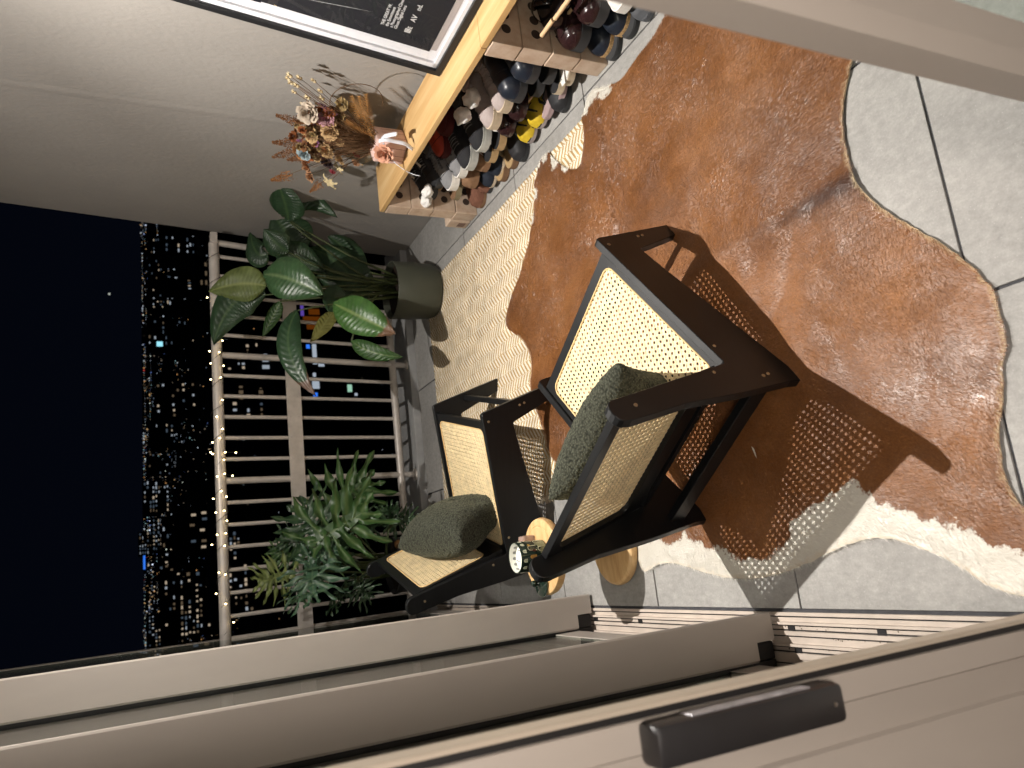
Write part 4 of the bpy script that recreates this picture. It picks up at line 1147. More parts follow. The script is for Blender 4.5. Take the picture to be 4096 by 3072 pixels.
# ================================================================ pedestal side table with candle
M_beech = mat('rubberwood', (.56, .36, .165), .45, .4, var=.2, vscale=9, stretch=(1, 7, 1), detail=5,
              ramp=[(.3, (.46, .27, .105)), (.5, (.57, .37, .17)), (.72, (.64, .44, .225))], bump=.06, bscale=120)
TX, TY, TZ = -.012, 2.283, .300
tb = thing('side_table', 'small round wooden pedestal table between the two cane chairs', 'side table', (TX, TY, .001))
MB().lathe([(0, TZ - .034), (.112, TZ - .034), (.120, TZ - .029), (.1235, TZ - .017), (.120, TZ - .005), (.112, TZ), (.098, TZ), (.0965, TZ - .0015), (.094, TZ - .0015), (.0925, TZ), (0, TZ)], 64).build('table_top', M_beech, tb, angle=35)
MB().lathe([(0, .0345), (.026, .0345), (.0265, .06), (.022, .13), (.0225, .22), (.034, TZ - .0345), (0, TZ - .0345)], 32).build('stem', M_beech, tb, angle=35)
MB().lathe([(0, 0), (.112, 0), (.121, .006), (.1235, .017), (.120, .028), (.112, .034), (0, .034)], 64).build('base', M_beech, tb, angle=35)

M_cglass = mat('candle_green_glass', (.010, .020, .014), .06, .6, coat=.5)
M_white_in = mat('candle_white_glass', (.70, .70, .64), .25, .5)
M_wax = mat('wax', (.72, .71, .64), .5, .4)
M_wick = mat('wick', (.02, .018, .016), .9, .1)
cd = thing('candle', 'dark green candle jar printed with pale arched windows on the small table', 'candle', (-.008, 2.262, TZ + .0018))
R_ = .0485; Hc = .098
MB().lathe([(0, 0), (.044, 0), (R_, .004), (R_, Hc - .001), (R_ - .0008, Hc), (R_ - .0026, Hc), (R_ - .0030, Hc - .0012)], 56).build('jar', M_cglass, cd, angle=40)
MB().lathe([(R_ - .0031, Hc - .001), (R_ - .0033, .074), (0, .072)], 48).build('inner_wall', M_white_in, cd, angle=60)
MB().lathe([(0, .0728), (R_ - .0045, .0728)], 40).build('wax', M_wax, cd)
for k in range(3):
    a = 2.2 + k * 2.09
    MB().tube([(.020 * math.cos(a), .020 * math.sin(a), .0728), (.020 * math.cos(a) + .001, .020 * math.sin(a), .080), (.020 * math.cos(a) + .004, .020 * math.sin(a) + .001, .084)], .0010, 5).build('wick', M_wick, cd)
P_pale = mat('print_pale', (.58, .60, .46), .3, .5); P_cream = mat('print_cream', (.66, .62, .44), .3, .5); P_olive = mat('print_olive', (.20, .215, .125), .3, .5)
P_gold = mat('print_gold', (.60, .33, .07), .3, .5); P_brown = mat('print_brown', (.09, .03, .02), .3, .5); P_red = mat('print_red', (.55, .10, .06), .3, .5); P_grey = mat('print_grey', (.20, .20, .19), .4, .4); P_line = mat('print_line', (.16, .13, .08), .4, .4)
jar_child = cd
prt = {}
def wrap(name, m, pts, rr=R_ + .00035, inner=False):
    """flat print given as (angle deg, z) polygon wrapped on the jar; ears make the angle fine"""
    pl = [Vector((math.radians(a) * rr, z, 0)) for a, z in pts]
    tri = tessellate_polygon([pl])
    vs = [(rr * math.cos(p.x / rr), rr * math.sin(p.x / rr), p.y) for p in pl]
    return MB().add(vs, [tuple(t) for t in tri]).build(name, m, cd, fix=False)
def arch(a, wd, z0, z1, n=6):
    r = wd / 2; zr = math.radians(r) * R_
    return [(a - r, z0), (a, z0), (a + r, z0), (a + r, z1 - zr)] + [(a + r * math.cos(math.pi * k / n), z1 - zr + zr * math.sin(math.pi * k / n)) for k in range(1, n)] + [(a - r, z1 - zr)]
# the camera looks at the jar from about -90 degrees
# lower olive house wall with stepped gables, in narrow strips that follow the curve
for k in range(24):
    a0 = -190 + k * 9
    hgt_ = [.030, .030, .024, .036, .042, .036, .024, .024, .032, .040, .032, .024][k % 12]
    wrap('printed_wall', P_olive, [(a0, .006), (a0 + 4.5, .006), (a0 + 9, .006), (a0 + 9, hgt_), (a0 + 4.5, hgt_), (a0, hgt_)], R_ + .00022)
for a in (-168, -132, -104, -70, -40, -14):
    w_ = wrap('printed_window', P_pale, arch(a, 13, .078, .091))
    wrap('window_bar', P_line, [(a - .6, .0785), (a + .6, .0785), (a + .6, .088), (a - .6, .088)], R_ + .0005)
for a, m, z0, z1, wd in ((-58, P_cream, .040, .071, 22), (-96 - 24, P_cream, .042, .070, 14), (-92, P_gold, .045, .068, 13), (-150, P_cream, .034, .062, 18), (-25, P_pale, .016, .042, 20), (-64, P_pale, .013, .037, 20), (-12, P_cream, .044, .070, 18)):
    wrap('printed_window', m, arch(a, wd, z0, z1))
    for i in range(1, 5):
        aa = a - wd / 2 + wd * i / 5
        wrap('window_bar', P_line, [(aa - .25, z0 + .001), (aa + .25, z0 + .001), (aa + .25, z1 - .005), (aa - .25, z1 - .005)], R_ + .0005)
    for i in range(1, 5):
        zz = z0 + (z1 - z0 - .005) * i / 5
        wrap('window_bar', P_line, [(a - wd / 2, zz - .0002), (a, zz - .0002), (a + wd / 2, zz - .0002), (a + wd / 2, zz + .0002), (a, zz + .0002), (a - wd / 2, zz + .0002)], R_ + .0005)
wrap('printed_cello', P_brown, [(-69 + 5 * math.cos(t_), .050 + .006 * math.sin(t_)) for t_ in [k * .8 for k in range(8)]], R_ + .0006)
wrap('printed_cello', P_brown, [(-70, .055), (-68, .055), (-68, .068), (-70, .068)], R_ + .0006)
wrap('printed_star', P_gold, [(-45 + (7 if k % 2 == 0 else 3) * math.cos(k * math.pi / 5), .064 + (.006 if k % 2 == 0 else .0026) * math.sin(k * math.pi / 5)) for k in range(10)], R_ + .0006)
for a, z in ((-88, .026), (-93, .018), (-83, .015), (-97, .023), (-90, .012)):
    wrap('printed_flower', P_red, [(a + 2.2 * math.cos(k * .9), z + .0022 * math.sin(k * .9)) for k in range(7)], R_ + .0005)
for k in range(4):
    wrap('printed_stem', P_line, [(-95 + k * 4, .008), (-94.2 + k * 4, .008), (-91 + k * 1.6, .022), (-91.8 + k * 1.6, .022)], R_ + .0004)
for k in range(8):
    a = 20 + k * 24
    rr_ = R_ - .0036
    z0, z1 = .0745, .085
    pl = [(a - 6, z0), (a + 6, z0)] + [(a + 6 * math.cos(q), z1 - .004 + .004 * math.sin(q)) for q in (0, .8, 1.57, 2.3, 3.14)]
    wrap('printed_inner_arch', P_grey, pl, rr_)
# lid resting beside the candle
ld = thing('candle_lid', 'low dark green glass candle lid with ball knob resting beside the candle', 'glass cover', (-.094, 2.290, TZ + .0006))
MB().lathe([(0, 0), (.042, 0), (.0455, .003), (.0455, .006), (.040, .009), (.022, .0125), (.0095, .015), (.0075, .020), (.0, .0205)], 40).build('lid', M_cglass, ld, angle=60)
MB().sphere((0, 0, .029), .0105, 16, 10).build('knob', M_cglass, ld, smooth=True)
# small faceted glass block behind the candle
M_pinkglass = mat('pink_glass', (.55, .40, .34), .08, .6, trans=.55, coat=.3)
gb = MB().bevbox(-.015, .015, -.020, .020, 0, .045, .006)
tag(gb.build('glass_holder', M_pinkglass, None, loc=(.044, 2.322, TZ + .0006)), 'small clear pinkish glass block tucked beside the candle jar', 'glass block')
# ================================================================ bench: planks on brick piers
M_brick = mat('sand_brick', (.46, .345, .255), .9, .2, var=.16, vscale=22, coords='World', bump=.35, bscale=260, bdist=.0012, ramp=[(.25, (.40, .285, .20)), (.5, (.48, .365, .275)), (.75, (.54, .43, .335))])
M_hole_shade = mat('brick_hole_shade', (.05, .035, .028), .95, .1)
BX0, BX1 = 1.600, 1.828
bench = thing('plank_bench', 'pale pine plank bench on sand brick piers along the wall', 'bench', (1.71, 2.0, 0))
def plank(y0, y1, dz=0):
    return MB().box(BX0 - 1.71, BX1 - 1.71, y0 - 2.0, y1 - 2.0, .4395 + dz, .4615 + dz, bev=.002).build('plank', M_pine, bench)
plank(1.968, 3.178); plank(.60, 1.9655, .0006)
def brick_mb(v=0):
    mb = MB()
    rr = random.Random(v)
    mb.bevbox(0, .226, 0, .072, 0, .1065, .003)
    return mb
bricks = [brick_mb(i).build('brick', M_brick, bench) for i in range(3)]
hole = MB(); hole.lathe([(0, 0), (.017, 0)], 18, xf=Matrix.Rotation(math.pi / 2, 4, 'X')); hole_o = hole.build('core_hole_shade', M_hole_shade, bricks[0], fix=False)  # flat dark disc, the shade inside the hole put in as colour
used = set()
def put_brick(x, y, z, dx=0):
    i = rnd.randrange(3)
    if i not in used: o = bricks[i]; used.add(i)
    else: o = link_mesh('brick', bricks[i].data, bench)
    o.location = (x - 1.71 + dx, y - 2.0, z)
    for hx in (.06, .113, .166):
        if i == 0 and o is bricks[0] and hx == .06: h_o = hole_o
        else: h_o = link_mesh('core_hole_shade', hole_o.data, o)
        h_o.location = (hx, -.0004, .053)
for y in (3.112, 1.927, .74):
    for k in range(4):
        put_brick(BX0, y + rnd.uniform(-.002, .002), .0005 + k * .1095, rnd.uniform(-.001, .003))
lb_ = thing('loose_brick', 'loose sand brick standing on the tiles at the far end of the bench', 'brick', (1.598, 3.198, .0008))
MB().bevbox(0, .226, 0, .074, 0, .106, .006).build('brick', M_brick, lb_)
MB().bevbox(-.0012, .004, .016, .058, .018, .055, .002).build('frog_shade', mat('brick_frog_shade', (.20, .13, .10), .95, .1, var=.2, vscale=60), lb_)  # solid dark panel paints the shade of the frog recess

# ---------------------------------------------------------------- shoe rack of dowels under the planks
M_dowel = mat('beech_dowel', (.60, .42, .24), .5, .4, var=.1, vscale=10)
M_dowel2 = mat('copper_dowel', (.40, .19, .10), .45, .4, var=.15, vscale=12)
rk = thing('shoe_rack', 'low wooden dowel shoe rack under the bench plank', 'shoe rack', (1.70, 2.0, 0))
def dowel(x, y0, y1, z, r=.0075, m=None):
    MB().tube([(x - 1.70, y0 - 2.0, z), (x - 1.70, y1 - 2.0, z)], r, 12).build('dowel', m or M_dowel, rk, angle=50)
TIER = [(.196, .182), (.105, .098), (.030, .03)]
for yy0, yy1 in ((2.012, 3.10), (.83, 1.915)):
    for zt in (.196, .106, .024):
        dowel(1.70, yy0, yy1, zt - .008, .006, M_dowel2 if zt < .05 else M_dowel)
        dowel(1.79, yy0, yy1, zt + .010, .006)
dowel(1.625, 1.0, 1.800, .274); dowel(1.626, 1.808, 1.886, .277)
for yy in (2.014, 3.098, .832, 1.912):
    MB().box(1.64 - 1.70, 1.80 - 1.70, yy - 2.0 - .006, yy - 2.0 + .006, .001, .016).build('rack_end', M_dowel, rk)
    MB().box(1.785 - 1.70, 1.80 - 1.70, yy - 2.0 - .006, yy - 2.0 + .006, .0165, .30).build('rack_post', M_dowel, rk)

# ---------------------------------------------------------------- shoes
def smat(n, c, rough=.6, spec=.3, **k): return mat(n, c, rough, spec, var=k.pop('var', .12), vscale=k.pop('vscale', 40), **k)
K_lace = smat('lace_grey', (.16, .16, .16), .8, .2)
K_black = smat('shoe_black', (.018, .018, .020)); K_blackk = smat('shoe_black_knit', (.022, .022, .024), .85, .2, bump=.4, bscale=300); K_gloss = smat('shoe_black_gloss', (.012, .009, .010), .15, .6)
K_grey = smat('shoe_grey', (.20, .20, .205), .8, .2); K_greyd = smat('shoe_dark_grey', (.075, .078, .085), .7, .2); K_white = smat('shoe_white', (.66, .64, .60), .5, .4)
K_navy = smat('shoe_navy', (.012, .0155, .024), .34, .45); K_brown = smat('shoe_brown_suede', (.20, .115, .065), .85, .15, bump=.3, bscale=400); K_burg = smat('shoe_burgundy', (.022, .009, .0095), .2, .55)
K_beige = smat('shoe_beige', (.34, .285, .27), .7, .25); K_tan = smat('shoe_tan', (.36, .245, .125), .75, .2); K_olive = smat('shoe_olive', (.20, .165, .10), .8, .2); K_yel = smat('shoe_yellow', (.50, .35, .02), .55, .4)
K_red = smat('shoe_red', (.30, .035, .018), .6, .3); K_maroon = smat('shoe_maroon', (.07, .012, .012), .7, .2); K_mauve = smat('shoe_mauve', (.34, .25, .25), .8, .2); K_rub = smat('shoe_rubber', (.035, .036, .038), .6, .3); K_rubg = smat('sole_grey', (.40, .40, .37), .7, .3)
K_cork = smat('cork', (.42, .27, .13), .9, .1, var=.4, vscale=150); K_gold = mat('gold_button', (.75, .50, .16), .25, .5, metal=1); K_fuzz = smat('fuzzy_brown', (.16, .075, .05), .95, .1, bump=1., bscale=160, bdist=.004); K_cream = smat('shoe_cream', (.50, .41, .30), .6, .3)

def halfw(t, W=.050, pt=2.2):
    # t 0 heel .. 1 toe
    a = .80 + .20 * math.sin(max(0, min(1, (t - .1) / .8)) * math.pi * .5) - .10 * math.exp(-((t - .42) / .16) ** 2)
    e = 1.
    if t < .14: e = math.sqrt(max(0, 1 - ((.14 - t) / .14) ** 2))
    if t > .74: e = max(0, 1 - ((t - .74) / .26) ** pt) ** (1 / pt)
    return W * a * e
def sole(mb, L_, z0, z1, W=.05, grow=.0, t0=0., t1=1., spring=.0, n=26, pt=2.2):
    ts = [t0 + (t1 - t0) * (1 - math.cos(math.pi * k / n)) / 2 for k in range(n + 1)]
    pl = [(t * L_, -(halfw(t, W, pt) + grow)) for t in ts] + [(t * L_, (halfw(t, W, pt) + grow)) for t in reversed(ts)]
    q = []
    for p in pl:
        if not q or (abs(p[0] - q[-1][0]) + abs(p[1] - q[-1][1])) > 1e-5: q.append(p)
    pl = q
    m = len(pl)
    zz = lambda x, z: z + spring * max(0, x / L_ - .65) ** 2 * 4
    vs = [(x, y, zz(x, z0)) for x, y in pl] + [(x, y, zz(x, z1)) for x, y in pl]
    tri = tessellate_polygon([[Vector((x, y, 0)) for x, y in pl]])
    mb.add(vs, [tuple(t) for t in tri] + [tuple(m + i for i in t) for t in tri] + [(i, (i + 1) % m, m + (i + 1) % m, m + i) for i in range(m)])
def upper(mb, L_, z0, hf, W=.05, t0=.0, t1=1., n=26, k=10, sq=.8, pt=2.2, spring=0.):
    rows = []
    for i in range(n + 1):
        t = t0 + (t1 - t0) * i / n
        w = max(halfw(t, W, pt), .0012); h = max(hf(t), .0008)
        zb = z0 + spring * max(0, t - .65) ** 2 * 4
        row = []
        for j in range(k + 1):
            a = math.pi * j / k
            row.append(Vector((t * L_, w * math.copysign(abs(math.cos(a)) ** sq, math.cos(a)), zb + h * math.sin(a) ** .9)))
        rows.append(row)
    mb.sheet(rows)
def usurf(t, a, L_, z0, hf, W, sq=.8, pt=2.2, spring=0., lift=.0009):
    w = max(halfw(t, W, pt), .0012); h = max(hf(t), .0008); zb = z0 + spring * max(0, t - .65) ** 2 * 4
    return Vector((t * L_, (w + lift) * math.copysign(abs(math.cos(a)) ** sq, math.cos(a)), zb + (h + lift) * max(0., math.sin(a)) ** .9))
def across(t, a0, a1, n, *k, **kw): return [usurf(t if not callable(t) else t(i / n), math.radians(a0 + (a1 - a0) * i / n), *k, **kw) for i in range(n + 1)]
def hmix(pts):
    def f(t):
        for (a, b), (c, d) in zip(pts[:-1], pts[1:]):
            if t <= c:
                s = (t - a) / (c - a); s = s * s * (3 - 2 * s); return b + (d - b) * s
        return pts[-1][1]
    return f
ROUND = lambda top: hmix([(0, top * .9), (.35, top), (.55, top * .78), (.78, .046), (.93, .033), (1.0, .0)])

def shoe(label, kind, y, z, x_toe=1.605, um=None, sm=None, am=None, yaw=0., pitch=0., L_=.275, W=.049, group='pairs of shoes under the bench', extra=None, roll=0.):
    t = thing(kind.split(':')[0], label, CATS[kind], group=group)
    K = kind
    if K == 'sneaker':
        m = MB(); sole(m, L_, 0, .026, W, .004, spring=.010); m.build('sole', sm, t, angle=50)
        m = MB(); upper(m, L_, .024, ROUND(.085), W, spring=.010); u = m.build('upper', um, t, smooth=True, fix=True)
        kw_ = dict(spring=.010); hf_ = ROUND(.085); ar = (L_, .024, hf_, W)
        m = MB(); sole(m, L_, .0262, .036, W, .0022, .70, 1.0, .010); m.build('toe_rand', sm, t, angle=50)
        m = MB(); m.tube(across(lambda q: .70 + .10 * math.sin(math.pi * q), 4, 176, 14, *ar, **kw_), .0016, 5); m.build('toe_seam', am or um, t, smooth=True)
        for sg in (0, 1):
            f_ = lambda q, e: usurf(.40 + .30 * q, math.radians((52 if e == 0 else 66) if sg == 0 else (128 if e == 0 else 114)), *ar, lift=.0016, **kw_)
            m = MB(); m.sheet([[f_(q / 8, e) for q in range(9)] for e in (0, 1)]); m.build('eyestay', am or um, t, smooth=True)
            f_ = lambda q, e: usurf(.34 + .22 * q, math.radians(((8 + 26 * q) if e == 0 else (20 + 34 * q)) if sg == 0 else ((172 - 26 * q) if e == 0 else (160 - 34 * q))), *ar, lift=.0014, **kw_)
            m = MB(); m.sheet([[f_(q / 8, e) for q in range(9)] for e in (0, 1)]); m.build('side_stripe', am or um, t, smooth=True)
        for i in range(6):
            tt = .43 + i * .047
            MB().tube(across(lambda q: tt + .012 * (q if i % 2 else 1 - q), 58, 122, 6, *ar, lift=.0030, **kw_), .0026, 5, flat=.5).build('lace', K_lace if um in (K_black, K_blackk, K_grey) else (am or um), t, smooth=True)
        m = MB(); m.tube([(.22 * L_ + .055 * math.cos(q_), .033 * math.sin(q_), .104 + .012 * math.cos(q_)) for q_ in [2 * math.pi * k / 18 for k in range(19)]], .0075, 8, cap=False); m.build('collar', am or um, t, smooth=True)
        m = MB(); m.sphere((.22 * L_, 0, .102), .034, 14, 8, (1.5, .9, .12)); m.build('opening_shade', K_black, t, smooth=True)  # solid black oval stands for the shade inside the shoe opening
        m = MB(); m.sheet([[Vector((.42 * L_ - i * .009, (-.021 + .0084 * j) * (1 + .08 * i), .103 + i * .008 - .003 * abs(j - 2.5))) for j in range(6)] for i in range(6)]); m.build('tongue', am or um, t, smooth=True)
    elif K == 'boot':
        m = MB(); sole(m, L_, 0, .030, W, .004, spring=.006); m.build('sole', sm, t, angle=50)
        m = MB(); sole(m, L_, .030, .034, W, .002, spring=.006); m.build('welt', am or sm, t, angle=50)
        m = MB(); upper(m, L_, .032, hmix([(0, .10), (.45, .105), (.62, .085), (.80, .062), (.93, .048), (1, .0)]), W * 1.02, spring=.006, sq=.7); m.build('upper', um, t, smooth=True)
        bh = hmix([(0, .10), (.45, .105), (.62, .085), (.80, .062), (.93, .048), (1, .0)])
        MB().tube(across(lambda q: .66 + .05 * math.sin(math.pi * q), 3, 177, 16, L_, .032, bh, W * 1.02, sq=.7, spring=.006), .0014, 5).build('vamp_seam', am or um, t, smooth=True)
        m = MB(); m.tube([(.24 * L_, 0, .11), (.23 * L_, 0, .165)], [.046, .044], 18, cap=False); m.build('shaft', um, t, smooth=True)
        for s in (-1, 1):
            MB().sphere((.56 * L_, s * .033, .098), .004, 8, 6).build('eyelet', mat('steel', (.5, .48, .46), .3, .5, metal=1), t, smooth=True)
    elif K in ('loafer', 'clog', 'pump'):
        th = {'loafer': .036, 'clog': .024, 'pump': .012}[K]
        m = MB(); sole(m, L_, 0, th, W, .003, spring=.006); m.build('sole', sm, t, angle=50)
        m = MB(); sole(m, L_, th, th + .004, W, .0015, spring=.006); m.build('welt', am or sm, t, angle=50)
        m = MB(); upper(m, L_, th + .003, hmix([(0, .05), (.3, .050), (.50, .066), (.66, .064), (.82, .052), (.94, .038), (1, .0)]), W, t0=.36, spring=.006, sq=.72); m.build('upper', um, t, smooth=True)
        m = MB(); upper(m, L_, th + .003, hmix([(0, .045), (.3, .04), (.5, .02)]), W, t0=.0, t1=.36, sq=.6); m.build('heel_counter', um, t, smooth=True)
        if K == 'clog':
            m = MB(); m.tube([(.62 * L_, -W * .96, .034), (.62 * L_, -W * .6, .075), (.62 * L_, 0, .094), (.62 * L_, W * .6, .075), (.62 * L_, W * .96, .034)], [.016] * 5, 8, flat=.15); m.build('strap', um, t, smooth=True)
            m = MB(); m.lathe([(0, .004), (.006, .003), (.008, 0)], 12, xf=Matrix.Translation((.66 * L_, -.008, .092))); m.build('button', K_gold, t, smooth=True)
        if K == 'loafer':
            lh = hmix([(0, .05), (.3, .050), (.50, .066), (.66, .064), (.82, .052), (.94, .038), (1, .0)])
            MB().tube([usurf(.58 + .30 * math.sin(math.pi * q / 16), math.radians(28 + 124 * q / 16), L_, th + .003, lh, W, sq=.72, spring=.006, lift=.0015) for q in range(17)], .0022, 6).build('apron_seam', um, t, smooth=True)
            m = MB(); m.tube([(.50 * L_, -.040, .075), (.53 * L_, 0, .110), (.50 * L_, .040, .075)], [.012] * 3, 8, flat=.2); m.build('saddle_strap', um, t, smooth=True)
    elif K in ('slide', 'flip_flop', 'sandal'):
        th = {'slide': .026, 'flip_flop': .016, 'sandal': .030}[K]
        m = MB(); sole(m, L_, 0, th, W, .0, spring=.004); m.build('sole', sm, t, angle=50)
        m = MB(); sole(m, L_, th + .0003, th + .003, W, -.003, spring=.004); m.build('insole', am or sm, t, angle=50)
        def strp(t0, t1, hh, wd, mm, nm='strap'):
            p = []
            for k in range(9):
                s = -1 + 2 * k / 8; tt = t0 + (t1 - t0) * k / 8
                p.append((tt * L_, s * (halfw(tt, W) + .002) , th + hh * (1 - abs(s) ** 2.6)))
            MB().tube(p, [wd] * 9, 8, flat=.16).build(nm, mm, t, smooth=True)
        if K == 'slide': strp(.64, .64, .042, .034, um)
        elif K == 'flip_flop':
            for s in (-1, 1): MB().tube([(.80 * L_, 0, th), (.74 * L_, s * .012, th + .022), (.60 * L_, s * .036, th + .020), (.48 * L_, s * .045, th)], [.004, .006, .006, .004], 6, flat=.5).build('strap', um, t, smooth=True)
        else:
            strp(.60, .80, .046, .008, um); strp(.80, .60, .048, .008, um); strp(.46, .46, .050, .008, um)
    elif K == 'slipper':
        m = MB(); sole(m, L_, 0, .016, W, .0, spring=.004); m.build('sole', sm, t, angle=50)
        m = MB(); upper(m, L_, .014, hmix([(.0, .02), (.4, .03), (.55, .062), (.75, .055), (.92, .042), (1, .0)]), W * 1.03, t0=.40, sq=.7, spring=.004); m.build('upper', um, t, smooth=True)
        m = MB(); sole(m, L_, .0163, .020, W, -.004, spring=.004); m.build('insole', am or um, t, angle=50)
    if extra: extra(t, L_, W)
    # toe towards -x; the toe end sits at x_toe
    t.rotation_euler = (roll, pitch, math.pi + yaw)
    c, s = math.cos(math.pi + yaw), math.sin(math.pi + yaw)
    t.location = (x_toe - L_ * c * math.cos(pitch), y - L_ * s, z + L_ * math.sin(pitch))
    return t
CATS = {'sneaker': 'trainer', 'boot': 'boot', 'loafer': 'shoe', 'clog': 'clog', 'pump': 'flat shoe', 'slide': 'slide sandal', 'flip_flop': 'flip-flop', 'sandal': 'sandal', 'slipper': 'slipper'}
NF = (('farther', .05), ('nearer', -.05))
def text_mesh(body, size, m, parent, name='lettering', bold=False, align='LEFT'):
    cu = bpy.data.curves.new(name, 'FONT'); cu.body = body; cu.size = size; cu.align_x = align
    cu.extrude = .00012; cu.resolution_u = 3
    if bold: cu.offset = size * .012
    o = bpy.data.objects.new(name, cu); C.objects.link(o)
    bpy.context.view_layer.update()
    dg = bpy.context.evaluated_depsgraph_get()
    me = bpy.data.meshes.new_from_object(o.evaluated_get(dg))
    bpy.data.objects.remove(o)
    me.materials.clear(); me.materials.append(m)
    r = bpy.data.objects.new(name, me); C.objects.link(r); r.parent = parent
    return r
M_ink = mat('black_ink', (.012, .012, .013), .6, .2)
def hmark(t, L_, W):
    b = MB()
    z = .002
    for s in (-1, 1): b.box(-.009, .009, s * .007 - .0022, s * .007 + .0022, 0, .0008)
    b.box(-.0022, .0022, -.007, .007, 0, .0008)
    o = b.build('logo_mark', M_ink, t); o.location = (.80 * L_, -.012, .0735); o.rotation_euler = (0, .52, 0)
def whitepatch(t, L_, W):
    MB().box(-.014, .014, -.012, .012, 0, .001).build('label_patch', smat('pale_patch', (.45, .55, .56), .6, .3), t, loc=(.72 * L_, .004, .088)).rotation_euler = (0, .25, 0)
def stripe(t, L_, W):
    MB().box(-.004, .004, -.030, .030, 0, .0016).build('reflective_stripe', smat('pale_stripe', (.55, .52, .48), .5, .4), t, loc=(.44 * L_, 0, .118))
    MB().box(-.016, .016, -.006, .006, 0, .0016).build('tab', smat('pale_stripe', (.55, .52, .48), .5, .4), t, loc=(.60 * L_, .012, .099)).rotation_euler = (0, .5, .3)
def weltstitch(t, L_, W):
    pass
def blackstrap(t, L_, W):
    for a, b in ((.62, .88), (.88, .66)):
        p = []
        for k in range(9):
            s = -1 + 2 * k / 8; tt = a + (b - a) * k / 8
            p.append((tt * L_, s * (halfw(tt, W) + .002), .020 + .052 * (1 - abs(s) ** 2.8)))
        MB().tube(p, [.0042] * 9, 6, flat=.5).build('strap', K_black, t, smooth=True)

LEDGE = {'top': .190, 'mid': .100, 'low': .018}
def pair(desc, kind, ya, yb, tier, where, **kw):
    zz = LEDGE[tier] if isinstance(tier, str) else tier
    xt = kw.pop('x_toe', 1.612)
    for (w, _), y, dx, dyaw in zip((('farther one', 0), ('nearer one', 0)), (ya, yb), (.0, .008), (.05, -.06)):
        shoe('%s, %s of its pair%s' % (desc, w, where), kind, y, zz + rnd.uniform(0, .003), x_toe=xt + dx, yaw=dyaw + rnd.uniform(-.05, .05), **kw)
P_ = math.radians
pair('black running trainer with pale tabs', 'sneaker', 3.075, 2.985, .212, ' on top', um=K_black, sm=K_rub, am=K_blackk, pitch=P_(9), extra=stripe, x_toe=1.645)
pair('grey trainer with dark letter mark on the toe', 'sneaker', 2.915, 2.815, .172, ' on top', um=K_grey, sm=K_white, am=K_greyd, pitch=P_(4), extra=hmark)
pair('chunky black trainer with pale rubber sole', 'sneaker', 2.720, 2.590, .165, ' on top', um=K_blackk, sm=K_rubg, am=K_black, pitch=P_(2), W=.055)
pair('dusty beige trainer with pale tongue', 'sneaker', 2.405, 2.306, .195, ' on top', um=K_beige, sm=K_cream, am=K_beige, pitch=P_(3))
pair('smooth navy ankle boot', 'boot', 2.215, 2.108, .185, ' beside the brick pier', um=K_navy, sm=K_rub, am=K_navy, W=.052)
pair('brown suede clog with brass button', 'clog', 2.878, 2.742, .098, ' on the middle dowel', um=K_brown, sm=K_brown, am=K_brown, W=.050)
pair('black espadrille with crossed white straps', 'sandal', 2.648, 2.563, .105, ' on the middle dowel', um=K_white, sm=K_tan, am=K_black)
pair('polished burgundy leather shoe', 'pump', 2.440, 2.345, .120, ' on the middle dowel', um=K_burg, sm=K_burg, am=K_burg)
pair('navy canvas slip-on with pale patch', 'pump', 2.850, 2.768, .022, ' low down', um=smat('navy_canvas', (.016, .02, .03), .8, .2), sm=K_cream, am=K_black, extra=whitepatch)
pair('yellow slip-on with crossed black straps', 'slipper', 2.465, 2.372, .018, ' low down', um=K_yel, sm=K_beige, am=K_black, extra=blackstrap, W=.053)
pair('tan leather slide with worn footbed', 'slide', 2.768, 2.672, .001, ' on the tiles', um=K_olive, sm=K_brown, am=K_tan, x_toe=1.598)
pair('mauve soled thin sandal', 'flip_flop', 2.290, 2.195, .030, ' low down', um=K_black, sm=K_mauve, am=K_mauve, pitch=P_(-6))
pair('flat black slipper', 'slipper', 2.575, 2.22, .001, ' on the tiles', um=K_black, sm=K_rub, am=K_rub, x_toe=1.590)
shoe('fuzzy dark brown slipper on the tiles beside the far pier', 'slipper', 3.035, .001, um=K_fuzz, sm=K_brown, am=K_fuzz, W=.055, x_toe=1.600)
shoe('second fuzzy dark brown slipper, lying in front of the far pier', 'slipper', 2.935, .001, um=K_fuzz, sm=K_rub, am=K_fuzz, W=.05, x_toe=1.625)
shoe('olive strap slide on the middle dowels next to the far pier', 'slide', 3.030, .120, um=K_olive, sm=K_olive, am=K_brown, x_toe=1.625)
shoe('orange red trainer pushed back behind the grey trainers', 'sneaker', 2.800, .245, um=K_red, sm=K_maroon, am=K_maroon, x_toe=1.700, pitch=P_(8))
shoe('dark maroon trainer at the back of the top dowels', 'sneaker', 2.690, .275, um=K_maroon, sm=K_maroon, am=K_maroon, x_toe=1.735)
shoe('black strappy flat on the middle dowels beside the brick pier', 'sandal', 2.11, .115, um=K_gloss, sm=K_rub, am=K_black, x_toe=1.630)
shoe('black strappy flat on the middle dowels under the navy boots', 'sandal', 2.20, .115, um=K_black, sm=K_rub, am=K_black, x_toe=1.635)
def jal(t, L_, W):
    b = MB().bevbox(-.034, .034, -.013, .013, 0, .004, .001).build('label_strap', K_white, t, loc=(.90 * L_, 0, .034))
    tx = text_mesh('JAL', .017, M_ink, b, bold=True, align='CENTER'); tx.location = (.0, -.006, .0043); tx.rotation_euler = (0, 0, math.pi)
shoe('cream and white sandal with lettered strap beside the brick pier', 'slide', 2.085, .052, um=K_cream, sm=K_cream, am=K_white, x_toe=1.618, extra=jal, W=.044)
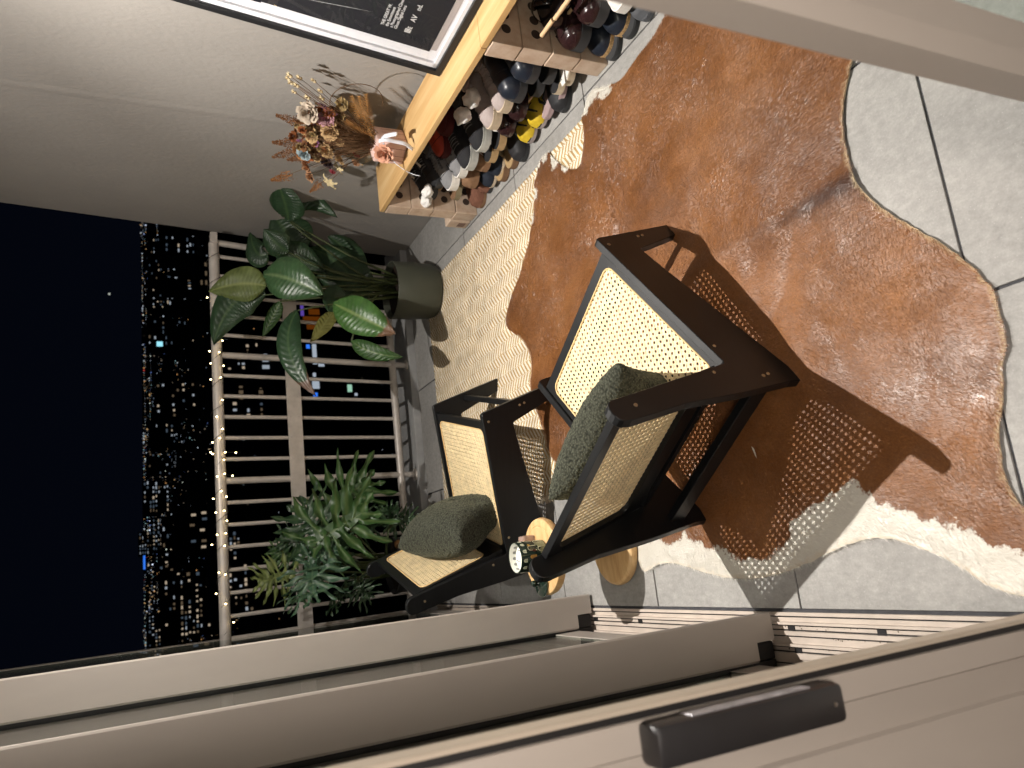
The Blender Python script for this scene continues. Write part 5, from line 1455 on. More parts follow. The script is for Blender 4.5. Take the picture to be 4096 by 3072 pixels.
shoe('black sandal with cream edge beside the lettered sandal', 'slide', 2.150, .056, um=K_black, sm=K_cream, am=K_black, x_toe=1.622, W=.044)
# second bay, nearer the camera
pair('burgundy chunky loafer with thick black sole', 'loafer', 1.885, 1.772, .108, ' in the near bay', um=K_burg, sm=K_rub, am=K_gloss, W=.056)
pair('navy slip-on with cork tipped brown sole', 'clog', 1.890, 1.792, .008, ' in the near bay', um=K_navy, sm=K_cork, am=K_navy, W=.052)
pair('plain black flip-flop', 'flip_flop', 1.872, 1.770, .001, ' in the near bay', um=K_black, sm=K_rub, am=K_rub, x_toe=1.585)
shoe('white leather trainer in the near bay', 'sneaker', 1.675, .075, um=K_white, sm=K_white, am=K_white, x_toe=1.605)
shoe('second white leather trainer in the near bay, cut by the photo edge', 'sneaker', 1.580, .075, um=K_white, sm=K_white, am=K_white, x_toe=1.610)
shoe('dark grey slipper on the tiles of the near bay', 'slipper', 1.672, .001, um=K_greyd, sm=K_greyd, am=K_greyd, x_toe=1.588)
shoe('tan sandal behind the dark grey slipper', 'slide', 1.650, .035, um=K_cream, sm=K_brown, am=K_cream, x_toe=1.625)
shoe('black patent strappy heel hooked on the light dowel', 'sandal', 1.865, .215, um=K_gloss, sm=K_gloss, am=K_gloss, x_toe=1.655, pitch=P_(12))
shoe('second black patent strappy heel hooked on the light dowel', 'sandal', 1.790, .225, um=K_gloss, sm=K_gloss, am=K_gloss, x_toe=1.665, pitch=P_(16))
# rolled white socks tucked between the trainers
M_sock = smat('white_cotton', (.70, .69, .67), .95, .1, bump=.6, bscale=200)
def sock(label, c, s, seed):
    mb = MB(); vs = []
    mb.sphere((0, 0, 0), 1.0, 28, 18)
    for i, v in enumerate(mb.v):
        p = Vector(v); n = 1 + .30 * mnoise.noise(p * 1.7 + Vector((seed, 0, 0))) + .12 * mnoise.noise(p * 5)
        mb.v[i] = (p.x * n * s[0], p.y * n * s[1], p.z * n * s[2])
    return tag(mb.build('rolled_sock', M_sock, None, smooth=True, loc=c), label, 'sock', 'rolled white socks in the shoes')
sock('crumpled white sock on the black running trainers', (1.640, 3.015, .282), (.030, .036, .022), 1)
sock('crumpled white sock beside the far brick pier', (1.636, 3.090, .262), (.030, .033, .026), 2)
sock('pale folded sock in the farther beige trainer', (1.668, 2.445, .330), (.034, .034, .030), 3)
sock('pale folded sock in the nearer beige trainer', (1.672, 2.335, .335), (.034, .036, .030), 4)
# ================================================================ framed poster leaning on the wall
M_fblack = mat('frame_black', (.012, .012, .013), .45, .4)
M_mat = mat('mount_white', (.72, .72, .75), .85, .15, bump=.05, bscale=500)
M_print = mat('print_black', (.022, .022, .026), .6, .2)
M_reflect = mat('print_dark_reflection', (.016, .017, .024), .5, .3)
M_ptext = mat('print_white', (.70, .70, .70), .7, .2)
M_pgrey = mat('print_grey_wing', (.30, .31, .32), .7, .2, var=.4, vscale=90)
fz = Vector((.098, 0, .815)).normalized(); fy = Vector((0, -1, 0)); fx = fy.cross(fz)   # fx: out of the wall or in
fout = -fx if fx.x > 0 else fx
fr = thing('framed_poster', 'black framed poster with wide white mount leaning on the bench against the wall', 'picture frame', (1.741, 2.316, .4632))
FW, FH = .72, 1.02
# local axes: X along the frame (towards the camera), Y up the frame, Z out of the wall
fr.matrix_world = frame_xf(Vector((1.745, 2.316, .4632)), fy, fz, fy.cross(fz)) 
ZS = 1 if fy.cross(fz).x < 0 else -1
def fbox(x0, x1, y0, y1, z0, z1): return MB().box(x0, x1, y0, y1, *sorted((z0 * ZS, z1 * ZS)))
for n_, a in (('frame_side', (0, .022, .0222, FH - .0222)), ('frame_side', (FW - .022, FW, .0222, FH - .0222)), ('frame_side', (0, FW, 0, .022)), ('frame_side', (0, FW, FH - .022, FH))):
    fbox(*a, -.012, .018).build(n_, M_fblack, fr)
fbox(.0225, FW - .0225, .0225, FH - .0225, -.010, -.004).build('backing', M_mat, fr)
# mount: four bevelled strips, slightly recessed lower edge
bz = -.0035
for a in ((.0228, .0445, .0228, FH - .0228), ):
    fbox(*a, bz, .006).build('spacer', M_mat, fr)
fbox(.0228, FW - .0228, .0228, .036, bz, .006).build('spacer', M_mat, fr)
fbox(.088, FW - .088, .070, .640, -.0038, -.0022).build('print', M_print, fr)
q = fbox(.0, FW - .17, .0, .32, -.0020, -.0008).build('print', M_reflect, fr); q.location = (.084, .640, 0); q.rotation_euler = (0, 0, math.radians(2.2))  # tilted black sheet stands in for a dark reflection in the glazing
fbox(.10, FW - .09, .048, .0688, -.0038, -.0026).build('print_border', mat('print_border', (.42, .38, .37), .8, .1), fr)
def ftext(s, x, y, size, bold=False):
    o = text_mesh(s, size, M_ptext, fr, 'print_lettering', bold)
    o.location = (x, y, -.0018 * ZS if ZS > 0 else .0018)
    o.location.z = -.0016 * ZS
    if ZS < 0: o.rotation_euler = (0, math.pi, 0)
    return o
for i, s in enumerate(('THE GREAT W.', 'the Enteriment', 'a Photographed Cinema', 'Ghost Digital Lens')):
    ftext(s, .150, .252 - i * .0150, .0155, True)
# logo marks
for i in range(3): fbox(.150 + i * .0065, .1540 + i * .0065, .160, .181, -.0016, -.0008).build('logo_bar', M_ptext, fr)
ftext('E', .1690, .160, .022, True)
ftext('AV', .2050, .160, .026, True)
ftext('nd.', .262, .160, .024, True)
# the white brush stroke figure of the print
wg = MB(); rr = random.Random(8)
def stroke(pts, w0, z):
    up_, lo_ = [], []
    for i, (x, y) in enumerate(pts):
        w = w0 * (1 - abs(2 * i / (len(pts) - 1) - 1) ** 2) + .0006
        up_.append((x, y + w, z * ZS)); lo_.append((x, y - w, z * ZS))
    wg.sheet([up_, lo_])
stroke([(.195 - .002 * i, .300 + .0125 * i + rr.uniform(-.0015, .0015)) for i in range(22)], .004, -.0012)
fgm = wg.build('print_figure', M_ptext, fr, fix=False)
wg = MB()
for k in range(14):
    x0, y0 = .215 + rr.uniform(0, .07), .34 + rr.uniform(-.01, .10)
    stroke([(x0 + .004 * i, y0 + .0075 * i + rr.uniform(-.004, .004)) for i in range(7)], rr.uniform(.003, .009), -.0014 + k * .00003)
wg.build('print_figure', M_pgrey, fr, fix=False)
fbox(.0228, FW - .0228, .0228, FH - .0228, .0085, .0105).build('glazing', glass('picture_glazing', (1, 1, 1), .02), fr)

# ================================================================ dried bouquet in its pink wrapped pot
VX, VY, VZ = 1.705, 2.785, .4622
M_pinkw = mat('pink_paper', (.64, .45, .41), .6, .3, var=.08, vscale=20)
M_pinkl = mat('pink_paper_fold', (.30, .15, .13), .7, .2)
M_rib = mat('silver_ribbon', (.62, .64, .70), .35, .5, sheen=.2)
M_stem = mat('dry_stem', (.10, .052, .024), .8, .2, var=.3, vscale=30)
bw_ = thing('wrapped_pot', 'pink paper wrapped flower pot with silver ribbon on the bench', 'flower pot', (VX, VY, VZ))
xfv = Matrix.Rotation(.45, 4, 'Z')
MB().bevbox(-.052, .052, -.052, .052, 0, .128, .008, xfv).build('paper_wrap', M_pinkw, bw_, angle=50)
for s in (-.022, .012, .034):
    MB().box(-.0528, -.0521, s - .0008, s + .0008, .003, .100, xfv).build('paper_fold', M_pinkl, bw_)
    MB().box(s - .0008, s + .0008, -.0528, -.0521, .003, .100, xfv).build('paper_fold', M_pinkl, bw_)
clr = MB()
rows = []
for i in range(5):
    row = []
    for k in range(33):
        a = 2 * math.pi * k / 32; r = .050 + i * .010 + .005 * math.sin(k * 2.7 + i); row.append(Vector((r * math.cos(a), r * math.sin(a), .120 + i * .012 + .006 * math.sin(k * 1.9))))
    rows.append(row)
clr.sheet(rows); clr.build('clear_wrap', glass('cellophane', (.97, .97, .96), .12), bw_, smooth=True, fix=False)
def ribbon(pts, w=.006):
    P3 = [Vector(p) - Vector((VX, VY, VZ)) for p in pts]
    fine = []
    for i in range(len(P3) - 1):
        for k in range(5): fine.append(P3[i].lerp(P3[i + 1], k / 5))
    fine.append(P3[-1])
    for _ in range(3):
        fine = [fine[0]] + [(fine[i - 1] + fine[i] * 2 + fine[i + 1]) / 4 for i in range(1, len(fine) - 1)] + [fine[-1]]
    MB().tube(fine, [w] * len(fine), 8, flat=.12).build('ribbon', M_rib, bw_, smooth=True)
ribbon(RIBBON); ribbon(RIBBON_B, .008); ribbon(RIBBON_C, .009)
ribbon([(1.66, 2.70, .570), (1.652, 2.74, .585), (1.662, 2.775, .575)], .007)
ribbon([(1.668, 2.76, .545), (1.650, 2.785, .535), (1.645, 2.80, .515)], .008)

def rose_mesh(r, seed, rag=.25):
    mb = MB(); rr = random.Random(seed)
    for layer in range(5):
        nP = [3, 4, 5, 6, 7][layer]; rad = r * [.22, .42, .62, .82, 1.0][layer]; tilt = [.04, .12, .26, .44, .70][layer]
        for k in range(nP):
            a0 = 2 * math.pi * (k + .37 * layer) / nP + rr.uniform(-.2, .2); span = 2 * math.pi / nP * rr.uniform(.62, .78)
            grid = []
            for i in range(5):
                v = i / 4; row = []
                for j in range(6):
                    u = -1 + 2 * j / 5
                    a = a0 + u * span * (1 - .45 * v * v)
                    rr2 = rad * (.35 + .65 * v) * (1 + .25 * tilt * v)
                    z = r * (.95 - .16 * layer) * v * (1 - .30 * tilt * v) - r * .25 + r * rag * rr.uniform(-.12, .12) * v
                    w = 1 + rag * rr.uniform(-.18, .18) * v
                    row.append(Vector((rr2 * w * math.cos(a), rr2 * w * math.sin(a), z - u * u * r * .10 * v)))
                grid.append(row)
            mb.sheet(grid)
    return mb
DRY = {'gold': (.36, .235, .115), 'blue': (.27, .33, .35), 'peach': (.40, .22, .12), 'dark': (.030, .018, .020), 'mauve': (.36, .19, .22), 'white': (.40, .33, .26), 'yellow': (.32, .225, .10), 'pink': (.36, .07, .09),
       'brown': (.19, .085, .038), 'orange': (.30, .135, .05), 'rust': (.24, .082, .030), 'plum': (.24, .10, .19)}
bqt = thing('dried_bouquet', 'bunch of dried roses, plumes and seed heads standing in the pink wrapped pot', 'dried flowers', (VX, VY, VZ + .05))
BO = Vector((VX, VY, VZ + .05))
stem_mb = MB()
cache_r = {}
rB = random.Random(21)
def aim(n): return n.to_track_quat('Z', 'Y').to_euler()
for k, p, s in BOUQUET:
    kind, _, colr = k.partition('_')
    P = Vector(p); L0 = Vector((VX + rB.uniform(-.02, .02), VY + rB.uniform(-.02, .02), VZ + .085))
    loc = P - BO
    dirn = (P - L0).normalized()
    face = (dirn * .7 + Vector((-.75, -.45, .15)) + Vector((rB.uniform(-.3, .3), rB.uniform(-.3, .3), rB.uniform(-.2, .3)))).normalized()
    mid_ = L0.lerp(P, .55) + Vector((rB.uniform(-.012, .012), rB.uniform(-.012, .012), .012))
    if kind != 'fern': stem_mb.tube([L0 - BO, mid_ - BO, loc], [.0016, .0014, .0011], 5)
    if kind == 'rose':
        m = mat('dry_' + colr, DRY[colr], .8, .15, var=.28, vscale=55, bump=.3, bscale=200)
        rose_mesh(s, rB.random(), .5).build('rose', m, bqt, smooth=True, fix=False, loc=loc).rotation_euler = aim(face)
    elif kind == 'bud':
        m = mat('dry_cream', (.56, .46, .29), .8, .15, var=.2, vscale=90)
        mb = MB()
        for q in range(9):
            a = q * 2.4; t_ = .55 if q < 4 else .95
            mb.add([(0, 0, 0), (s * .55 * math.cos(a - .4), s * .55 * math.sin(a - .4), s * .7), (s * t_ * math.cos(a), s * t_ * math.sin(a), s * 1.5), (s * .55 * math.cos(a + .4), s * .55 * math.sin(a + .4), s * .7)], [(0, 1, 2, 3)])
        mb.sphere((0, 0, 0), s * .55, 8, 6)
        mb.build('seed_head', m, bqt, smooth=True, fix=False, loc=loc).rotation_euler = aim((dirn + Vector((0, 0, .3))).normalized())
    elif kind == 'lily':
        m = mat('dry_lily', (.55, .45, .26), .75, .2, var=.2, vscale=60)
        mb = MB()
        for q in range(6):
            a = q * math.pi / 3 + rB.uniform(-.2, .2); L_ = s * rB.uniform(1.0, 1.5); c_, d_ = math.cos(a), math.sin(a)
            mb.sheet([[Vector((c_ * L_ * v - d_ * w_ * s * .28 * math.sin(math.pi * min(1, v + .1)), d_ * L_ * v + c_ * w_ * s * .28 * math.sin(math.pi * min(1, v + .1)), s * (.5 * v - .8 * v * v * rB.uniform(.3, 1)))) for w_ in (-1, 0, 1)] for v in (0, .25, .5, .75, 1)])
        mb.build('lily', m, bqt, smooth=True, fix=False, loc=loc).rotation_euler = aim(face)
    elif kind == 'plume':
        s = s * 1.2
        colr2 = 'plum' if colr == 'mauve' else colr
        m = mat('dry_plume_' + colr, DRY[colr2], .9, .1, var=.35, vscale=120)
        mb = MB()
        for q in range(330):
            v = rB.random() ** .7; a = rB.uniform(0, 6.28); rad = s * .50 * (1 - v) * rB.random() ** .5 + s * .05
            c_ = Vector((rad * math.cos(a), rad * math.sin(a), s * (v * 1.9 - .9)))
            e = s * rB.uniform(.035, .075)
            d1 = Vector((rB.uniform(-1, 1), rB.uniform(-1, 1), rB.uniform(-.3, 1))).normalized() * e * 1.6; d2 = d1.orthogonal().normalized() * e * .7; d3 = d1.cross(d2).normalized() * e * .7
            mb.add([c_ - d1 * .5, c_ + d2, c_ + d3, c_ + d1], [(0, 1, 3), (0, 2, 3), (0, 1, 2), (1, 2, 3)])
        for q in range(9):
            a = q * .7; mb.tube([(0, 0, -s * .9), (s * .18 * math.cos(a), s * .18 * math.sin(a), s * (.1 + .09 * q - .2))], [.0009, .0006], 4)
        o = mb.build('plume', m, bqt, fix=False, loc=loc); o.rotation_euler = aim((dirn + Vector((rB.uniform(-.2, .2), rB.uniform(-.2, .2), .1))).normalized())
    elif kind == 'fern':
        m = mat('dry_fern', (.38, .19, .065), .8, .15, var=.3, vscale=60)
        mb = MB()
        tip = P; base_ = L0
        ax = (tip - base_); n = 26
        sd_ = ax.cross(Vector((-1, -.5, .2))).normalized()
        pts_ = []
        for q in range(n + 1):
            v = q / n; pts_.append(base_ + ax * v + Vector((0, 0, .02)) * math.sin(v * 3.1))
        mb.tube([x - BO for x in pts_], [.0016 - .0012 * q / n for q in range(n + 1)], 5)
        for q in range(7, n):
            v = q / n; w_ = .020 * math.sin(math.pi * min(1, (v - .2) * 1.15)) + .003
            for sgn in (-1, 1):
                b_ = pts_[q] - BO; e_ = b_ + sd_ * sgn * w_ + ax.normalized() * w_ * .8; h__ = ax.normalized() * .0026
                mb.add([b_ - h__, b_ + h__, e_], [(0, 1, 2)])
        mb.build('fern_frond', m, bqt, fix=False)
# small dried filler heads packed between the larger blooms
fills = [rose_mesh(.016, 90 + q, .6) for q in range(3)]
fmeshes = {}
for q in range(120):
    v_ = Vector((rB.gauss(0, 1), rB.gauss(0, 1), rB.gauss(0, 1))).normalized() * (rB.random() ** .5)
    P = Vector((1.755 + v_.x * .055, 2.86 + v_.y * .185, .795 + v_.z * .105))
    colr = rB.choice(['brown', 'rust', 'gold', 'rust', 'peach', 'brown', 'orange', 'yellow', 'plum', 'white'])
    key = (colr, q % 3)
    if key not in fmeshes:
        o = fills[q % 3].build('dried_head', mat('dry_' + colr, DRY[colr], .8, .15, var=.28, vscale=55, bump=.3, bscale=200), bqt, smooth=True, fix=False); fmeshes[key] = o
    else:
        o = link_mesh('dried_head', fmeshes[key].data, bqt)
    o.location = P - BO; o.rotation_euler = aim(Vector((-.8 + rB.uniform(-.5, .5), -.4 + rB.uniform(-.6, .6), .2 + rB.uniform(-.4, .5))).normalized())
    k_ = rB.uniform(.7, 1.35); o.scale = (k_, k_ * rB.uniform(.7, 1), k_)
    stem_mb.tube([Vector((VX, VY, VZ + .09)) - BO, P - BO], [.0011, .0007], 4)
# fine twigs and filler
for q in range(46):
    L0 = Vector((VX + rB.uniform(-.022, .022), VY + rB.uniform(-.022, .022), VZ + .085))
    d_ = Vector((rB.uniform(-.34, .16), rB.uniform(-.75, .55), 1)).normalized(); L_ = rB.uniform(.16, .33)
    e_ = L0 + d_ * L_
    stem_mb.tube([L0 - BO, L0 + d_ * L_ * .5 + Vector((rB.uniform(-.01, .01), rB.uniform(-.01, .01), 0)) - BO, e_ - BO], [.0015, .0011, .0006], 4)
    for b_ in range(5):
        s_ = L0 + d_ * L_ * (.6 + .08 * b_); stem_mb.tube([s_ - BO, s_ + Vector((rB.uniform(-.02, .02), rB.uniform(-.02, .02), .022)) - BO], [.0006, .0004], 3)
so_ = stem_mb.build('stems', M_stem, bqt, smooth=True, fix=False); so_['kind'] = 'stuff'
# the loop of dry vine whose shadow falls on the wall
vn = [Vector((1.76, 2.60 - .12 * math.sin(t_), .60 + .10 * (1 - math.cos(t_)))) - BO for t_ in [k * .22 for k in range(22)]]
MB().tube(vn, .0015, 5).build('vine_loop', M_stem, bqt, smooth=True)
# pink fabric flower clipped on the pot
M_pf = mat('peach_fabric', (.58, .30, .20), .75, .2, var=.15, vscale=40, bump=.3, bscale=120)
pf = rose_mesh(.036, 5, .4).build('fabric_flower', M_pf, None, smooth=True, fix=False, loc=Vector(PINKFLOWER))
pf.rotation_euler = aim(Vector((-.8, -.35, .45)).normalized())
tag(pf, 'peach fabric flower pinned to the front of the pink pot', 'fabric flower')

# ================================================================ plants
def leaf_mat(name, base, vein, rough=.32, spec=.5, trans=.12, tipc=None):
    if name in MATS: return MATS[name]
    m = bpy.data.materials.new(name); t, b = nodes_of(m); N, L = t.nodes, t.links
    av = N.new('ShaderNodeAttribute'); av.attribute_name = 'vein'
    at_ = N.new('ShaderNodeAttribute'); at_.attribute_name = 'tip'
    g = N.new('ShaderNodeTexCoord'); n = N.new('ShaderNodeTexNoise'); n.inputs['Scale'].default_value = 22; n.inputs['Detail'].default_value = 4
    L.new(g.outputs['Object'], n.inputs['Vector'])
    r = N.new('ShaderNodeValToRGB'); L.new(n.outputs['Fac'], r.inputs[0])
    r.color_ramp.elements[0].position = .3; r.color_ramp.elements[0].color = (*[v * .72 for v in base], 1)
    r.color_ramp.elements[1].position = .72; r.color_ramp.elements[1].color = (*[v * 1.25 for v in base], 1)
    mx = N.new('ShaderNodeMix'); mx.data_type = 'RGBA'; mx.inputs['B'].default_value = (*vein, 1)
    L.new(av.outputs['Fac'], mx.inputs['Factor']); L.new(r.outputs[0], mx.inputs['A'])
    m2 = N.new('ShaderNodeMix'); m2.data_type = 'RGBA'; m2.inputs['B'].default_value = (*(tipc or (.13, .075, .045)), 1)
    ad = N.new('ShaderNodeMath'); ad.operation = 'MULTIPLY_ADD'; ad.inputs[1].default_value = .5; L.new(n.outputs['Fac'], ad.inputs[0]); L.new(at_.outputs['Fac'], ad.inputs[2])
    cl = N.new('ShaderNodeMapRange'); cl.inputs['From Min'].default_value = .70; cl.inputs['From Max'].default_value = .80; L.new(ad.outputs[0], cl.inputs[0])
    L.new(cl.outputs[0], m2.inputs['Factor']); L.new(mx.outputs['Result'], m2.inputs['A'])
    L.new(m2.outputs['Result'], b.inputs['Base Color'])
    b.inputs['Roughness'].default_value = rough; b.inputs['Specular IOR Level'].default_value = spec
    tr_ = N.new('ShaderNodeBsdfTranslucent'); L.new(m2.outputs['Result'], tr_.inputs[0])
    ms = N.new('ShaderNodeMixShader'); ms.inputs[0].default_value = trans
    L.new(b.outputs[0], ms.inputs[1]); L.new(tr_.outputs[0], ms.inputs[2]); L.new(ms.outputs[0], t.nodes['Material Output'].inputs[0])
    MATS[name] = m
    return m
G_ = {'light': leaf_mat('leaf_backlit', (.145, .185, .060), (.26, .30, .10), .45, .35, .30),  # first entry: paler green paints in light coming from behind the leaf
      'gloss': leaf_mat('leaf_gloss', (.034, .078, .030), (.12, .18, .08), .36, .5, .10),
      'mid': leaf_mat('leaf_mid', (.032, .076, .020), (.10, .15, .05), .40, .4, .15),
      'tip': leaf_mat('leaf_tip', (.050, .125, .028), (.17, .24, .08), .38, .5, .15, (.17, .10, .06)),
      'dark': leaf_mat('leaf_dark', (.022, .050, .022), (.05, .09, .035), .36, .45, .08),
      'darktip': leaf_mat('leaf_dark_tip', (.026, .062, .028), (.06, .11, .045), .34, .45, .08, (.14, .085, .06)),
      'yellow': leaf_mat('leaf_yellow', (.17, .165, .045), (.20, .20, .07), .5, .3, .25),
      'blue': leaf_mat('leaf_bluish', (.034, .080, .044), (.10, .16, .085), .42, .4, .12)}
CAMV = Vector((0, 0, CAM_H))
def big_leaf(base, mid, tip, width, kind, parent, org, nrm=None, seed=0, fold=.22, pleat=.0055, npl=16, name='leaf'):
    B, M2, T = Vector(base), Vector(mid), Vector(tip)
    ctl = M2 * 2 - (B + T) * .5
    ns, nw = 44, 14
    rows = []; vein = []; tipa = []
    vdir = (CAMV - M2).normalized()
    rr = random.Random(seed)
    nv = nrm or (vdir + Vector((rr.uniform(-.3, .3), rr.uniform(-.3, .3), .35))).normalized()
    for i in range(ns + 1):
        s = i / ns
        p = B * (1 - s) ** 2 + ctl * 2 * s * (1 - s) + T * s * s
        tg = ((ctl - B) * (1 - s) + (T - ctl) * s).normalized()
        sd_ = nv.cross(tg).normalized(); nn = tg.cross(sd_).normalized()
        w = width / 2 * (math.sin(math.pi * min(1, s ** .78)) ** .75) * (1.0 if s < .97 else .8)
        w = max(w, .0008)
        row = []
        for j in range(nw + 1):
            u = -1 + 2 * j / nw
            au = abs(u)
            rip = pleat * math.sin((s * npl + au * 1.6) * 2 * math.pi) * min(1, au * 2.2) * (1 - au ** 6)
            wav = .012 * width / .18 * mnoise.noise(Vector((s * 4 + seed, u * 1.5, seed))) * au
            z = fold * width * (au ** 1.3) * .5 - width * .16 * au ** 3 + rip + wav
            rag = 1.0
            if kind in ('tip', 'darktip') and s > .80: rag = 1 - .5 * abs(mnoise.noise(Vector((s * 30, u, seed)))) * (s - .8) * 5
            row.append(p + sd_ * (u * w * rag) + nn * z)
            vein.append(max(0, 1 - au * 16) if au < .07 else .16 * max(0, math.sin((s * npl + au * 1.6) * 2 * math.pi)) ** 6)
            tipa.append((max(0, (s - .70) / .3) * 1.0 + .25 * au ** 4) if kind in ('tip', 'darktip') else 0.)
        rows.append(row)
    mb = MB(); mb.sheet([[v - org for v in row] for row in rows])
    o = mb.build(name, G_[kind], parent, smooth=True, fix=False)
    for k, a in (('vein', vein), ('tip', tipa)):
        at = o.data.attributes.new(k, 'FLOAT', 'POINT'); at.data.foreach_set('value', a)
    return o
M_pot = mat('dark_green_pot', (.058, .062, .046), .5, .35, var=.05, vscale=6)
M_pot2 = mat('black_pot', (.016, .016, .016), .5, .3)
M_soil = mat('soil', (.022, .016, .012), .95, .1, var=.5, vscale=60, bump=1., bscale=90, bdist=.01)
M_stalk = mat('leaf_stalk', (.050, .066, .024), .5, .3, var=.25, vscale=20)
PX_, PY_ = 1.435, 3.735
pot = thing('plant_pot', 'round matt dark green plant pot on the corner of the woven rug', 'plant pot', (PX_, PY_, .012))
MB().lathe([(0, 0), (.122, 0), (.136, .008), (.147, .04), (.152, .14), (.153, .246), (.151, .250), (.146, .250), (.144, .244), (.142, .20), (0, .195)], 56).build('pot', M_pot, pot, angle=40)
sm = MB(); sm.lathe([(.1415, .215), (.09, .222), (.04, .219), (0, .224)], 30); sm.build('soil', M_soil, pot, smooth=True)
pl1 = thing('broad_leaf_plant', 'tall peace lily with broad ribbed leaves growing in the dark green pot', 'plant', (PX_, PY_, .235))
O1 = Vector((PX_, PY_, .235))
rl = random.Random(2)
for i, (b, m_, t_, w, k) in enumerate(LILY):
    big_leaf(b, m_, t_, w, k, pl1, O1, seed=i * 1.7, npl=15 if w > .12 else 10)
    r0 = Vector((PX_ + rl.uniform(-.06, .06), PY_ + rl.uniform(-.06, .06), .222))
    B = Vector(b); mid_ = r0.lerp(B, .5) + Vector((rl.uniform(-.02, .02), rl.uniform(-.02, .02), .05))
    MB().tube([r0 - O1, r0.lerp(mid_, .6) + Vector((0, 0, .02)) - O1, mid_ - O1, mid_.lerp(B, .6) + Vector((0, 0, .012)) - O1, B - O1], [.0075, .0065, .0055, .0045, .0035], 8).build('stalk', M_stalk, pl1, smooth=True)
for i in range(4):
    r0 = Vector((PX_ + rl.uniform(-.07, .07), PY_ + rl.uniform(-.07, .07), .222)); a = rl.uniform(0, 6.28)
    e = r0 + Vector((.05 * math.cos(a), .05 * math.sin(a), rl.uniform(.16, .36)))
    MB().tube([r0 - O1, r0.lerp(e, .5) + Vector((0, 0, .03)) - O1, e - O1], [.007, .005, .003], 7).build('stalk', M_stalk, pl1, smooth=True)

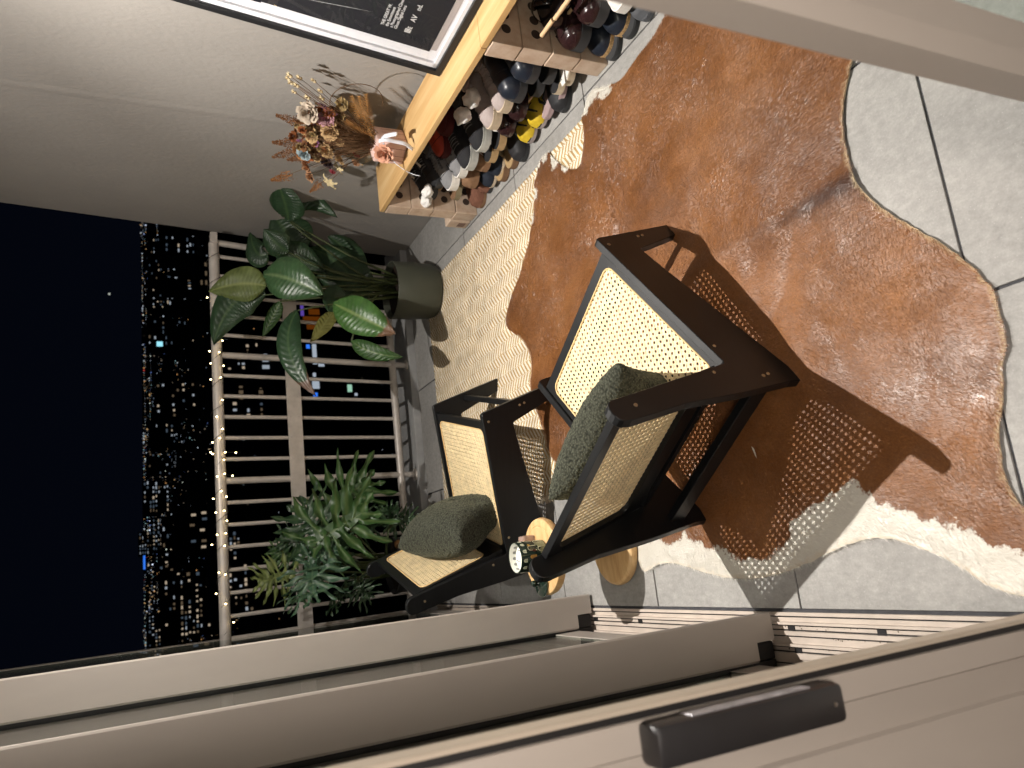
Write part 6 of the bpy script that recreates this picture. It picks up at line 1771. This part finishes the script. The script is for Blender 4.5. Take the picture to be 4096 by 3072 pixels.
# split-leaf philodendron
QX, QY = .02, 3.90
pot2 = thing('plant_pot', 'black plant pot behind the far cane chair by the railing', 'plant pot', (QX, QY, .001))
MB().lathe([(0, 0), (.105, 0), (.112, .01), (.138, .285), (.142, .30), (.142, .318), (.134, .318), (.131, .29), (0, .28)], 44).build('pot', M_pot2, pot2, angle=40)
sm = MB(); sm.lathe([(.1305, .292), (.06, .300), (0, .296)], 24); sm.build('soil', M_soil, pot2, smooth=True)
pl2 = thing('split_leaf_plant', 'leafy philodendron with deeply cut leaves growing in the black pot', 'plant', (QX, QY, .30))
O2 = Vector((QX, QY, .30))
def philo_leaf(att_, tip, size, kind, seed, parent, org):
    A, T = Vector(att_), Vector(tip)
    rr = random.Random(seed)
    ax = (T - A); L_ = ax.length; ax.normalize()
    vdir = (CAMV - A).normalized()
    nv = (vdir + Vector((rr.uniform(-.25, .25), rr.uniform(-.2, .2), .35))).normalized()
    sd_ = nv.cross(ax).normalized(); nn = ax.cross(sd_).normalized()
    mb = MB(); vein = []
    def P(x, y, z=0.):
        # x along the midrib, y sideways; drooping rim
        d2 = (x * x + y * y) / (L_ * L_)
        return A + ax * x + sd_ * y + nn * (z - .10 * L_ * d2 + .10 * abs(y)) - org
    # body
    nb = 20
    rows = []
    for i in range(nb + 1):
        s = -.20 + 1.10 * i / nb
        w = L_ * .145 * max(0., math.sin(math.pi * min(1, max(0, (s + .22) / 1.14)) ** .8)) + .002
        row = []
        for j in range(9):
            u = -1 + j / 4
            row.append(P(s * L_, u * w, .004 * math.sin(s * 30) * abs(u)))
            vein.append(.9 if j == 4 else .05)
        rows.append(row)
    mb.sheet(rows)
    # lobes: two-sided fingers swept towards the tip
    nl = 7
    for sgn in (-1, 1):
        for k in range(nl):
            s0 = -.14 + k * (.92 / (nl - 1)); ang = math.radians(114 - k * 12.5 + rr.uniform(-7, 7))
            ll = L_ * (.60 + .34 * math.sin(math.pi * (k + 1.4) / (nl + 1.2))) * rr.uniform(.86, 1.12) * (.62 if k == nl - 1 else 1)
            if k == 0: ll *= .8; ang = math.radians(140)
            wd = L_ * .062 * rr.uniform(.85, 1.2)
            grid = []; m = 14
            for i in range(m + 1):
                v = i / m
                a2 = ang - .35 * v
                cx_ = s0 * L_ + math.cos(ang - .17 * v) * ll * v; cy_ = math.sin(ang - .17 * v) * ll * v
                w = wd * (1.05 + .42 * math.sin(v * 10.5 + k)) * (1 - v ** 5 * .9)
                if v < .25: w *= 1.35 - v * 1.4
                if i == m: w *= .25
                row = []
                for j in range(5):
                    u = -1 + j / 2
                    x = cx_ - math.sin(a2) * u * w; y = cy_ + math.cos(a2) * u * w
                    z = .0015 * (k % 2) + .0008 * sgn + .05 * wd * abs(u) + .016 * ll / .15 * mnoise.noise(Vector((v * 3 + k, u * .6 + seed, sgn))) + .012 * L_ / .2 * math.sin(v * 9 + k * 2) * abs(u)
                    row.append(P(x, sgn * y, z)); vein.append(.75 if j == 2 else .0)
                grid.append(row)
            mb.sheet(grid)
    o = mb.build('leaf', G_[kind], parent, smooth=True, fix=False)
    at = o.data.attributes.new('vein', 'FLOAT', 'POINT'); at.data.foreach_set('value', vein)
    ty = [0.] * len(vein); at = o.data.attributes.new('tip', 'FLOAT', 'POINT'); at.data.foreach_set('value', ty)
for i, (a, t_, s, k) in enumerate(PHILO):
    A, T = Vector(a), Vector(t_)
    T = A + (T - A).normalized() * max((T - A).length * .95, .10) * (.72 + .28 * s)
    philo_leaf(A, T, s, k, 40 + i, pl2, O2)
    r0 = Vector((QX + rl.uniform(-.05, .05), QY + rl.uniform(-.05, .05), .30))
    mid_ = r0.lerp(A, .55) + Vector((rl.uniform(-.02, .02), rl.uniform(-.03, .03), .05))
    p = [r0, r0.lerp(mid_, .55) + Vector((0, 0, .025)), mid_, mid_.lerp(A, .6) + Vector((0, 0, .015)), A]
    MB().tube([x - O2 for x in p], [.0075, .0062, .0052, .0045, .0032], 8).build('stalk', M_stalk, pl2, smooth=True)
# coir ball on a stick beside the black pot
cb = MB(); cb.sphere((0, 0, 0), .026, 20, 12)
for i, v in enumerate(cb.v):
    p = Vector(v); n = 1 + .16 * mnoise.noise(p * 60); cb.v[i] = tuple(p * n)
cball = thing('coir_ball', 'small brown coir ball on a stick beside the black plant pot', 'ornament', (.118, 3.80, .002))
cb.build('ball', mat('coir', (.19, .10, .045), .95, .1, var=.4, vscale=80, bump=1., bscale=150), cball, smooth=True, loc=(0, 0, .30))
MB().tube([(0, 0, 0), (0, 0, .29)], .004, 6).build('stick', M_stalk, cball)
# pale feather lying on the hide in the chair's shadow
fe = MB(); fpts = [Vector((.012 * math.sin(k * .22), k * .0042, .0012 + .0012 * math.sin(k * .4))) for k in range(9)]
fe.sheet([[p + Vector((-.0035 * math.sin(math.pi * (i + .4) / 9.), 0, 0)), p, p + Vector((.0035 * math.sin(math.pi * (i + .4) / 9.), 0, .0006))] for i, p in enumerate(fpts)])
fo = fe.build('feather', mat('feather', (.66, .63, .56), .8, .2), None, smooth=True, fix=False)
fo.location = (.175, 1.545, hide_z(.175, 1.545) + .004); fo.rotation_euler = (0, 0, -.9)
tag(fo, 'tiny pale curved feather lying on the shaded cowhide', 'feather')
